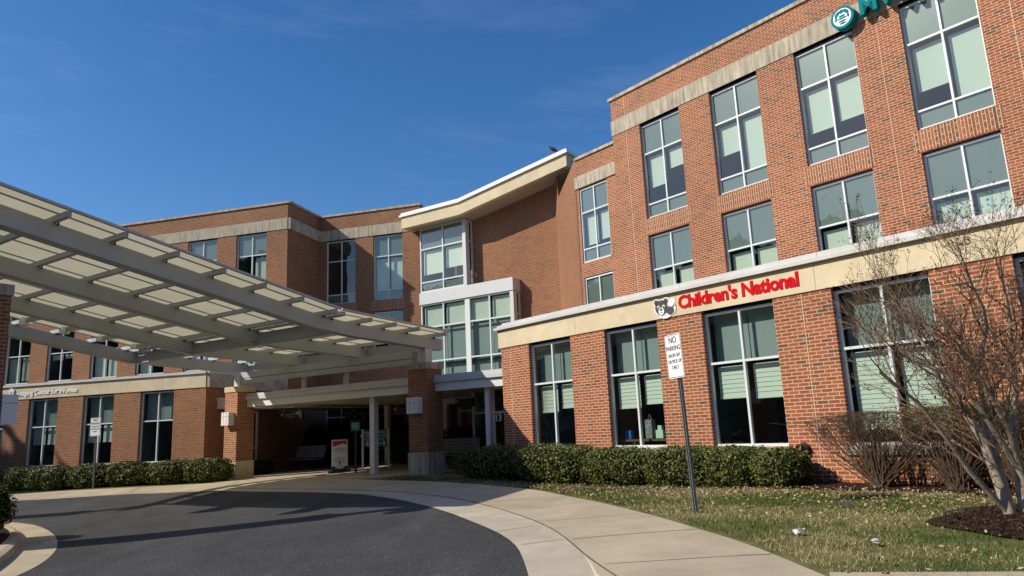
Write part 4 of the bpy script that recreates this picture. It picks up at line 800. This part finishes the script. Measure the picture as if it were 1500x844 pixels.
# ------------------------------------------------------------------ plants
def leafcloud(name, pts, nrm, size, m, parent, jit=.9, asp=.5):
    N_ = len(pts); d = rng.normal(size=(N_, 3)); nn = nrm+jit*rng.normal(size=(N_, 3)); nn /= np.linalg.norm(nn, axis=1)[:, None]
    a = np.cross(d, nn); a /= np.linalg.norm(a, axis=1)[:, None]; b_ = np.cross(nn, a); s_ = size*(.6+.8*rng.random((N_, 1)))
    V_ = np.stack([pts-a*s_, pts+b_*s_*asp, pts+a*s_, pts-b_*s_*asp], 1).reshape(-1, 3); me = bpy.data.meshes.new(name)
    me.vertices.add(4*N_); me.vertices.foreach_set('co', V_.ravel()); me.loops.add(4*N_); me.loops.foreach_set('vertex_index', np.arange(4*N_)); me.polygons.add(N_); me.polygons.foreach_set('loop_start', np.arange(N_)*4); me.polygons.foreach_set('loop_total', np.full(N_, 4))
    me.update(calc_edges=True); me.materials.append(m); o = bpy.data.objects.new(name, me); COL.objects.link(o)
    if parent: adopt(o, parent)
    return o
def bush(c, ru, rd_, h, yaw, label, nl, m=LEAF, size=.032, power=3.2, name='hedge_bush', group=None, cat='hedge', seed=1):
    r_ = np.random.default_rng(seed); c = np.array(c, float); T = thing(name, label, cat, c, group); a = R_(yaw); u = np.array([math.sin(a), math.cos(a), 0]); n = np.array([math.cos(a), -math.sin(a), 0])
    v = r_.normal(size=(nl, 3)); v[:, 2] = v[:, 2]*1.0; v /= np.linalg.norm(v, axis=1)[:, None]
    k = (np.abs(v)**power).sum(1)**(-1/power); sh = v*k[:, None]
    ph = r_.random(6)*6.28
    bump = 1+.05*np.sin(sh[:, 0]*4*ru+ph[0])+.05*np.sin(sh[:, 0]*9*ru+ph[1])*np.cos(sh[:, 2]*7+ph[2])+.04*np.sin(sh[:, 1]*8+ph[3]+sh[:, 0]*5)
    dep = 1-.22*r_.random(nl)**2.2+.03*r_.normal(size=nl); sh = sh*(bump*dep)[:, None]
    gz = c[2]; P_ = c+u*sh[:, :1]*ru+n*sh[:, 1:2]*rd_; P_[:, 2] = gz+h*.5+sh[:, 2]*h*.53; P_[:, 2] = np.maximum(P_[:, 2], gz+.01)
    nr = u*v[:, :1]+n*v[:, 1:2]+np.array([0, 0, 1.])*v[:, 2:]*1.0
    leafcloud('foliage', P_, nr, size, m, T, .75)
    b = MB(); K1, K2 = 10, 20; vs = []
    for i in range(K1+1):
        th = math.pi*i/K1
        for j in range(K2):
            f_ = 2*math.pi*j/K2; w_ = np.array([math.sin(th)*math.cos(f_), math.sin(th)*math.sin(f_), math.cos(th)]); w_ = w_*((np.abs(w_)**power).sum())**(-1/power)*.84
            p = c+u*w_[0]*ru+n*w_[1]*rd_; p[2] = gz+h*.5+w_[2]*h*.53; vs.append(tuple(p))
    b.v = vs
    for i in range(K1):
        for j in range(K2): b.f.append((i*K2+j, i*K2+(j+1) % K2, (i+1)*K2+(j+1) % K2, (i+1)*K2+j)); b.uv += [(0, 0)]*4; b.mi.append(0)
    b.build('shade_core', CORE, T)  # solid dark filling that paints the shade between the leaves
    return T
def bush_px(fr, d, x0, x1, ytop, h=None, rd=.5, yaw=None, **k):
    yy = gp((x0+x1)/2, 705); s0_, _ = fr.hit(x0, 690) if False else (Fr_at(fr, d).hit(x0, 690)); s1_, _ = Fr_at(fr, d).hit(x1, 690); c = fr.P((s0_+s1_)/2, 0, d); c[2] = tz(c[0], c[1])
    zt = Fr_at(fr, d).hit((x0+x1)/2, ytop)[1]; return bush(c, abs(s0_-s1_)/2, rd, max(.35, zt-c[2]), yaw, **k)
def Fr_at(fr, d): f = Fr(0, 0); f.u = fr.u; f.n = fr.n; f.off = fr.off-d; return f
GR = 'clipped evergreen bushes along the right wing'
for i, (x0, x1, yt, rd_, nl, lb, po) in enumerate((
    (676, 782, 655, .62, 9000, 'rounded clipped bush in canopy shade at the wing corner', 2.8), (772, 872, 653, .62, 9000, 'clipped evergreen bush under the first low wing window', 3.2), (864, 966, 658, .6, 9500, 'clipped evergreen bush under the window with the blue box', 3.6),
    (958, 1062, 657, .6, 10500, 'clipped evergreen bush crossed by the leaning sign post', 4), (1054, 1118, 656, .6, 9000, 'clipped evergreen bush under the third low wing window', 4), (1108, 1176, 658, .55, 8000, 'ragged end bush of the right hedge by the wall vent', 3))):
    bush_px(FA, .72, x0, x1, yt, rd=rd_, yaw=YA, label=lb, nl=nl, size=.026 if i > 1 else .03, power=po, group=GR, seed=20+i)
GL = 'clipped evergreen bushes along the left wing'
for i, (x0, x1, yt, lb) in enumerate(((-8, 16, 695, 'leftmost tiny clipped bush by the left wall'), (13, 50, 686, 'small round bush second from the left by the wall'), (46, 84, 684, 'round clipped bush left of the distant sign'), (74, 108, 684.5, 'round clipped bush just left of the distant sign post'), (104, 172, 681, 'clipped hedge bush right behind the distant sign post'),
    (164, 226, 678, 'clipped hedge bush under the third left wing window'), (218, 284, 676, 'long clipped hedge bush right of the left wing windows'), (276, 338, 673, 'hedge bush ending beside the stone pillar base'))):
    bush_px(FB, 1.35, x0, x1, yt, rd=.6, yaw=YB, label=lb, nl=5200, size=.04, power=3.0, group=GL, seed=40+i)
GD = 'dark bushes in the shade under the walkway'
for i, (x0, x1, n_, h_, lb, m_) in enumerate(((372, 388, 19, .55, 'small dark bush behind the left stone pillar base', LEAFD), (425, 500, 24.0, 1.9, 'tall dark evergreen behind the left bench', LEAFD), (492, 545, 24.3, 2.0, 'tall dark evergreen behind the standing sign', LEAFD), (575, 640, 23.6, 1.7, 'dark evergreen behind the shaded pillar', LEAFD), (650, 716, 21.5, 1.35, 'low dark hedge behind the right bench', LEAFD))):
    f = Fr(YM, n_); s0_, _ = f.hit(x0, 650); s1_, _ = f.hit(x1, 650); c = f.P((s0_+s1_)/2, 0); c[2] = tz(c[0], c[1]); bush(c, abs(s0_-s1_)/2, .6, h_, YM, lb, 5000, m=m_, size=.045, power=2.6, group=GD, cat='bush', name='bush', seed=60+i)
f = Fr(YM, 24.6); s0_, _ = f.hit(510, 640); s1_, _ = f.hit(556, 640); c = f.P((s0_+s1_)/2, 0); c[2] = tz(c[0], c[1])+1.2
bush(c, abs(s0_-s1_)/2, .6, 1.5, YM, 'airy yellow-olive shrub behind the teal direction sign', 1500, m=LEAFY, size=.06, power=2, cat='shrub', name='shrub', seed=70)
g = gp(-14, 800); bush((g[0]-.46, g[1]+.25, g[2]+.1), .55, .55, .98, 0, 'dark bush on the kerbed island at the left edge', 4200, size=.028, power=2.3, m=LEAF, cat='bush', name='bush', seed=71)
# bare multi-stemmed tree at the right
def tree(label):
    base = gp(1486, 766); T = thing('bare_tree', label, 'tree', base); tr = MB(); tw = MB(); sdp = []; rd = random.Random(5)
    dist = base[1]
    def W(x, y, dd=0):     # point at the tree's own depth (plus dd) on a sight line
        d = ray(x, y); t = (dist+dd)/d[1]; return CAM+d*t
    limbs = [  # (points x,y,depth offset), r0, r1
        ([(1486, 772, 0), (1462, 705, .05), (1440, 645, .1), (1405, 590, .1), (1384, 545, .2), (1350, 500, .3)], .062, .02),
        ([(1486, 772, 0), (1466, 700, .1), (1448, 640, .15), (1440, 590, .2), (1432, 540, .35), (1446, 480, .5)], .06, .022),
        ([(1494, 770, .05), (1420, 690, -.1), (1385, 640, -.2), (1345, 590, -.3), (1290, 545, -.4)], .032, .012),
        ([(1503, 775, 0), (1497, 720, .1), (1484, 640, .3), (1487, 560, .4), (1482, 500, .5)], .06, .02),
        ([(1520, 780, 0), (1500, 700, -.1), (1462, 640, -.2), (1430, 590, -.3), (1380, 545, -.3), (1320, 520, -.2)], .04, .014),
        ([(1530, 780, .1), (1540, 680, .2), (1520, 600, .3), (1505, 540, .4), (1520, 470, .4)], .06, .02),
        ([(1530, 780, .1), (1560, 690, .1), (1575, 600, 0), (1590, 520, 0)], .06, .02),
        ([(1500, 700, -.1), (1475, 625, -.3), (1440, 560, -.4), (1400, 500, -.5)], .03, .014),
        ([(1446, 480, .5), (1440, 450, .4), (1425, 420, .2), (1415, 395, 0)], .02, .010), ([(1482, 500, .5), (1478, 455, .3), (1470, 420, .2), (1466, 395, .1)], .02, .010), ([(1350, 500, .3), (1335, 478, .3), (1322, 455, .3), (1310, 440, .2)], .014, .008)]
    def grow(p, d, L_, r, lev):
        n = 3; pts = [p]; rr = [r]; q = p.copy(); dd = d.copy()
        for i in range(n):
            dd = dd+np.array([rd.gauss(0, .13), rd.gauss(0, .13), rd.gauss(.05, .1)]); dd /= np.linalg.norm(dd); q = q+dd*L_/n; pts.append(q.copy()); rr.append(r*(1-.45*(i+1)/n))
        (tr if lev < 1 else tw).tube(pts, rr, 5 if lev < 2 else 3, cap=False)
        if lev >= 5:
            if rd.random() < .55: sdp.append(q)
            return
        k = 3 if lev < 3 else 2+(rd.random() < .3)
        for i in range(k):
            t = pts[-1] if i == 0 else pts[rd.choice([1, 2, 3])]; nd = dd+np.array([rd.gauss(0, .42), rd.gauss(0, .42), rd.gauss(.12, .3)]); nd /= np.linalg.norm(nd); grow(t.copy(), nd, L_*rd.uniform(.62, .84), max(.0024, r*rd.uniform(.5, .66)), lev+1)
    for pts, r0, r1 in limbs:
        P_ = [W(*p) for p in pts]; N_ = len(P_); tr.tube(P_, [r0+(r1-r0)*i/(N_-1) for i in range(N_)], 8, cap=False)
        for i in range(2, N_):
            for k in range(3 if i > 2 else 2):
                d = P_[i]-P_[i-1]; d /= np.linalg.norm(d); nd = d+np.array([rd.gauss(-.1, .5), rd.gauss(0, .45), rd.gauss(.25, .25)]); nd /= np.linalg.norm(nd); t = rd.random(); grow(P_[i-1]*(1-t)+P_[i]*t, nd, rd.uniform(.30, .50), r1*.75, 1)
    tr.build('trunk', BARK, T, smooth=True); tw.build('twigs', TWIG, T)
    S_ = np.array(sdp); S_ = np.repeat(S_, 4, 0)+rng.normal(size=(len(S_)*4, 3))*.018
    leafcloud('seed_heads', S_, rng.normal(size=S_.shape), .0085, SEED, T, 1, .9)
    return len(tw.f), len(sdp)
print('tree', tree('bare multi-stemmed tree with smooth pale bark and seed heads in the mulch ring'))
# clipped bare shrubs against the wall
def vase(x, y, wx, ytop, label, seed, olive):
    rd = random.Random(seed); d_ = .55; f = Fr_at(FA, d_); s_, _ = f.hit(x, y); c = f.P(s_, 0); c[2] = tz(c[0], c[1]); zt = f.hit(x, ytop)[1]; hl = f.hit(x-wx, 640)[0]-s_; hr = s_-f.hit(x+wx, 640)[0]
    T = thing('bare_shrub', label, 'shrub', c, 'vase-shaped bare shrubs against the wall'); b = MB(); tips = []
    for k in range(120):
        lat = rd.uniform(-1, 1); lat_m = lat*(hl if lat > 0 else hr); dep = rd.uniform(-.35, .45); top = zt-rd.random()*.05-(abs(lat)**3)*.15; p0 = c+FA.u*rd.uniform(-.06, .06)
        p0 = p0+FA.u*rd.uniform(-.12, .12)-FA.n*rd.uniform(-.08, .08); p1 = c+FA.u*(lat_m*rd.uniform(.3, .65)+rd.gauss(0, .05))-FA.n*dep*.5+np.array([0, 0, (top-c[2])*.42]); p2 = c+FA.u*lat_m-FA.n*dep+np.array([0, 0, top-c[2]]); mid = (p1+p2)/2+np.array([rd.gauss(0, .07), rd.gauss(0, .05), rd.gauss(0, .05)])
        b.tube([p0, p1, mid, p2], [.011, .007, .004, .002], 4, cap=False)
        for i in range(9):
            t = rd.uniform(.25, 1); q = (p1*(1-t)+p2*t); w_ = np.array([rd.gauss(0, .2), rd.gauss(0, .14), rd.uniform(.0, .3)]); e = q+w_; e[2] = min(e[2], top); b.tube([q, e], [.0035, .0018], 3, cap=False); tips.append(e)
    b.build('stems', STEM, T)
    if olive:
        S_ = np.array(tips); S_ = S_[S_[:, 2] > zt-.45]; S_ = np.repeat(S_, 4, 0)+rng.normal(size=(len(S_)*4, 3))*.03; leafcloud('buds', S_, rng.normal(size=S_.shape), .012, LEAFY, T)
vase(1292, 706, 100, 600, 'bare brown vase-shaped shrub right of the wall vent', 1, False); vase(1402, 706, 82, 592, 'clipped shrub with olive buds in front of the fourth window', 2, True); vase(1505, 706, 75, 585, 'clipped shrub with olive buds at the right edge', 3, True)
# ------------------------------------------------------------------ grass, fallen leaves, bark
def in_lawn(p):
    k = np.argmin(((WEd[None, :, :]-p[:, None, :])**2).sum(-1), 1); t = WEd[np.minimum(k+1, len(WEd)-1)]-WEd[np.maximum(k-1, 0)]; d = p-WEd[k]; return (t[:, 0]*d[:, 1]-t[:, 1]*d[:, 0]) > .02
def scatter(n, x0, x1, y0, y1, fall=0):
    p = np.c_[rng.uniform(x0, x1, n), rng.uniform(y0, y1, n)]; return p[in_lawn(p)]
def offA(p): return FA.off-(p@FA.n[:2])
def offm(p): return ((p[:, 0]-tc_[0]-.65)/1.3)**2+((p[:, 1]-tc_[1]+.05)/1.18)**2
def blades(P2, hmin, hmax, wd, m, name, label):
    n = len(P2); z = tz(P2[:, 0], P2[:, 1])-.012; a = rng.random(n)*6.283; h = rng.uniform(hmin, hmax, n); ln = rng.normal(size=(n, 2))*.5
    base = np.c_[P2, z]; sd_ = np.c_[np.cos(a), np.sin(a), 0*a]*wd/2; tip = base+np.c_[ln*h[:, None], h]
    V_ = np.stack([base-sd_, base+sd_, tip], 1).reshape(-1, 3); me = bpy.data.meshes.new(name); me.vertices.add(3*n); me.vertices.foreach_set('co', V_.ravel()); me.loops.add(3*n); me.loops.foreach_set('vertex_index', np.arange(3*n)); me.polygons.add(n); me.polygons.foreach_set('loop_start', np.arange(n)*3); me.polygons.foreach_set('loop_total', np.full(n, 3)); me.update(calc_edges=True); me.materials.append(m)
    o = bpy.data.objects.new(name, me); COL.objects.link(o); tag(o, label, 'grass' if 'grass' in name else 'leaves', kind='stuff'); return o
p = np.concatenate([scatter(150000, -1, 11, 4.5, 17), scatter(50000, -5, 3, 13, 24)]); p = p[(offA(p) > 1.0+.12*np.sin(p@FA.u[:2]*2.3)) & (offm(p) > 1)]
patch = np.sin(p[:, 0]*1.7+np.sin(p[:, 1]*1.3)*1.5)+np.sin(p[:, 1]*2.1+p[:, 0])+rng.normal(size=len(p))*.7
GRN = mat('green grass blades', (.06, .12, .02), .8, .2, island=[(.035, .075, .012), (.06, .11, .02), (.10, .15, .03)]); TAN = mat('dormant straw grass', (.4, .33, .17), .85, .2, island=[(.22, .19, .075), (.40, .33, .17), (.52, .43, .25)])
blades(p[patch > -.15], .02, .065, .007, GRN, 'grass', 'short green grass blades across the right lawn'); blades(p[patch <= -.15], .015, .045, .008, TAN, 'grass', 'straw-coloured dormant grass patches across the right lawn')
q = FB.u[:2]*rng.uniform(24, 37, 16000)[:, None]+FB.n[:2]*(23.7-rng.uniform(1.6, 3.4, 16000))[:, None]; q = q[in_lawn(q)]; blades(q, .03, .08, .012, GRN, 'grass', 'green grass strip before the left hedge')
lv = np.concatenate([FA.u[:2]*rng.uniform(1, 16, 5200)[:, None]+FA.n[:2]*(12.417-rng.gamma(4, .38, 5200)-.5)[:, None], scatter(1300, -1, 10, 5.5, 16), scatter(1500, -5, 1, 14, 23)]); lv = lv[in_lawn(lv) & (offA(lv) > .3)]
L3 = np.c_[lv, tz(lv[:, 0], lv[:, 1])+.02+.02*rng.random(len(lv))]; o = leafcloud('fallen_leaves', L3, np.tile((0, 0, 1.), (len(L3), 1)), .022, DRY, None, .45, .6); tag(o, 'tan fallen leaves lying on the lawn below the hedge', 'leaves', kind='stuff')
aa = rng.random(7000)*6.283; rr_ = np.sqrt(rng.random(7000))*1.2; ch = np.c_[tc_[0]+.65+rr_*1.1*np.cos(aa), tc_[1]-.05+rr_*np.sin(aa)]; bed = FA.u[:2]*rng.uniform(0, 16, 7000)[:, None]+FA.n[:2]*(12.417-rng.uniform(0, 1.05, 7000))[:, None]; ch2 = np.concatenate([ch, bed])
zc_ = tz(ch2[:, 0], ch2[:, 1])+.02; zc_[:7000] += .10*(1-(rr_/1.35)**2); o = leafcloud('bark_chips', np.c_[ch2, zc_], np.tile((0, 0, 1.), (len(ch2), 1)), .022, mat('bark chips', (.05, .03, .02), .95, .1, island=[(.02, .012, .009), (.05, .03, .022), (.10, .065, .048)]), None, .5, .3); tag(o, 'dark shredded bark chips in the beds', 'mulch', kind='stuff')
# ------------------------------------------------------------------ small things
def vent(fr, x, y, label):
    s_, z_ = fr.hit(x, y); T = thing('wall_floodlight', label, 'outdoor lamp', fr.P(s_, z_), 'black hooded lamps on the brick'); b = MB(); pts = []
    b.box(fr, s_-.06, s_+.06, z_-.06, z_+.06, 0, .05); b.build('mount', CHAR, T); b = MB(); o0 = fr.P(s_, z_+.02, .05); nn = -fr.n; dn = np.array([0, 0, -1.])
    for k in range(9):
        g = math.pi*k/8; pts.append((math.cos(g), math.sin(g)))
    for (a, c) in zip(pts[:-1], pts[1:]): b.face([fr.P(s_+a[0]*.1, z_+a[1]*.1, .04), fr.P(s_+c[0]*.1, z_+c[1]*.1, .04), fr.P(s_+c[0]*.09, z_-.03+c[1]*.1, .2), fr.P(s_+a[0]*.09, z_-.03+a[1]*.1, .2)])
    b.face([fr.P(s_-.1, z_, .04), fr.P(s_+.1, z_, .04), fr.P(s_+.07, z_-.1, .1), fr.P(s_-.07, z_-.1, .1)]); b.build('hood', CHAR, T)
vent(FA, 1180, 656, 'black hooded lamp on the brick right of the third low window'); vent(FB, 8, 692, 'black hooded lamp low on the far left wall')
def litter(x, y, kind, label, cat, name):
    g = gp(x, y); b = MB(); r_ = random.Random(x)
    if kind == 'paper':
        for k in range(5):
            a = r_.random()*6.28; c = g+np.array([r_.uniform(-.04, .04), r_.uniform(-.03, .03), .02+r_.random()*.03]); u = np.array([math.cos(a), math.sin(a), r_.uniform(-.4, .6)])*.03; v = np.array([-math.sin(a), math.cos(a), r_.uniform(-.3, .6)])*.03; b.face([c-u-v, c+u-v*.6, c+u*.8+v, c-u*.7+v]); 
        o = b.build(name, SIGNW)
    else:
        p0 = g+np.array([-.1, 0, .04]); o = None; b.tube([p0, p0+np.array([.02, 0, 0]), p0+np.array([.15, .01, 0]), p0+np.array([.19, .01, 0]), p0+np.array([.22, .01, 0])], [.02, .033, .033, .014, .014], 12); o = b.build(name, glass('clear bottle', (.85, .9, .92), .25, 0), smooth=True)
    tag(o, label, cat)
litter(1283, 799, 'paper', 'crumpled white paper on the lawn left of the mulch ring', 'litter', 'paper_scrap'); litter(1170, 783, 'paper', 'tiny white scrap on the lawn near the pavement', 'litter', 'paper_scrap'); litter(1241, 743, 'bottle', 'clear plastic bottle lying on the lawn before the bare shrub', 'bottle', 'plastic_bottle')
# objects on the window shelf
fi = Fr_at(FA, -.42)
def shelf(x0, x1, y0, y1, m, name, label, cat, extra=None):
    a0, z1_ = fi.hit(x0, y0); a1, z0_ = fi.hit(x1, y1); b = MB(); b.box(fi, min(a0, a1), max(a0, a1), .82, max(z1_, .95), -.1, .02)
    if extra: extra(b, min(a0, a1), max(a0, a1), max(z1_, .95))
    o = b.build(name, m); tag(o, label, cat)
shelf(916, 926, 631.5, 647, BLUE, 'cardboard_box', 'bright blue box on the shelf inside the second low window', 'box', lambda b, a, c, z: b.box(fi, a+.02, c-.02, z, z+.012, -.08, 0))
shelf(945, 958, 615, 647, PATT, 'gift_bag', 'tall black patterned bag on the shelf inside the second low window', 'bag', lambda b, a, c, z: b.tube([fi.P(a+.05, z, -.04), fi.P((a+c)/2, z+.12, -.04), fi.P(c-.05, z, -.04)], [.01]*3, 5))
shelf(961, 973, 630, 647, MINT, 'paper_carton', 'pale mint carton with narrow top on the shelf inside the second low window', 'carton', lambda b, a, c, z: b.box(fi, a+.05, c-.05, z, z+.1, -.08, 0))
b = MB(); b.box(fi, 10.1, 12.0, .76, .81, -.6, .1); b.build('window_shelf', mat('brown shelf', (.16, .07, .04), .6), H)
# crow on the eave
f = None; d = ray(817.5, 224.5); p = FR.P(sTip+.55, zTip-.1+.77, .05); T = thing('crow', 'black crow perched on the white roof edge of the tower', 'bird', p)
b = MB(); dv = np.array([-.35, .1, .0]); c = p+np.array([0, 0, .16]); pts = [c+np.array([.2, 0, -.1]), c+np.array([.1, 0, -.05]), c, c+np.array([-.09, 0, .06]), c+np.array([-.16, 0, .13]), c+np.array([-.2, 0, .15]), c+np.array([-.28, 0, .14])]
b.tube(pts, [.015, .06, .09, .075, .05, .03, .004], 10); b.build('body', CHAR, T, smooth=True)
b = MB(); b.tube([c+np.array([0, .03, -.06]), p+np.array([0, .03, 0])], [.01, .01], 5); b.tube([c+np.array([0, -.03, -.06]), p+np.array([0, -.03, 0])], [.01, .01], 5); b.build('legs', CHAR, T)
b = MB(); b.face([c+np.array([.05, .08, .03]), c+np.array([-.06, .085, .03]), c+np.array([.2, .03, -.11])]); b.face([c+np.array([.05, -.08, .03]), c+np.array([-.06, -.085, .03]), c+np.array([.2, -.03, -.11])]); b.build('wing', CHAR, T)

a_, c_ = AU[3]; rs = random.Random(3)
for k in range(15):
    z_ = rs.uniform(5.0, 5.8); q = rs.choice([(a_+.15, a_+.72), (a_+.95, c_-.15)]); s_ = rs.uniform(*q); w_ = rs.uniform(.02, .05); g_ = rs.random()*1.5; b = MB()
    b.face([FAU.P(s_+w_*math.cos(g_+i*math.pi/4)*(1 if i % 2 else .45), z_+w_*math.sin(g_+i*math.pi/4)*(1 if i % 2 else .45), -.128) for i in range(8)]); b.build('window_sticker', TEAL if k % 2 else BLUE, H)
# wooded belt across the drive, behind the viewer (mirrored in the windows)
n = 90000; a_ = rng.uniform(-3.75, -.2, n); r_ = rng.uniform(44, 54, n); hh = 17+2.5*np.sin(a_*9)+1.5*np.sin(a_*23+1); zz = rng.random(n)**.9*hh
o = leafcloud('tree_belt', np.c_[r_*np.cos(a_), r_*np.sin(a_), zz-.4], np.c_[-np.cos(a_), -np.sin(a_), 0*a_+.2], .8, mat('winter woodland', (.1, .08, .06), .9, .1, island=[(.13, .135, .12), (.17, .17, .15), (.20, .20, .175)]), None, .35, .6); tag(o, 'brown winter woodland across the drive behind the viewer', 'woodland', kind='stuff')
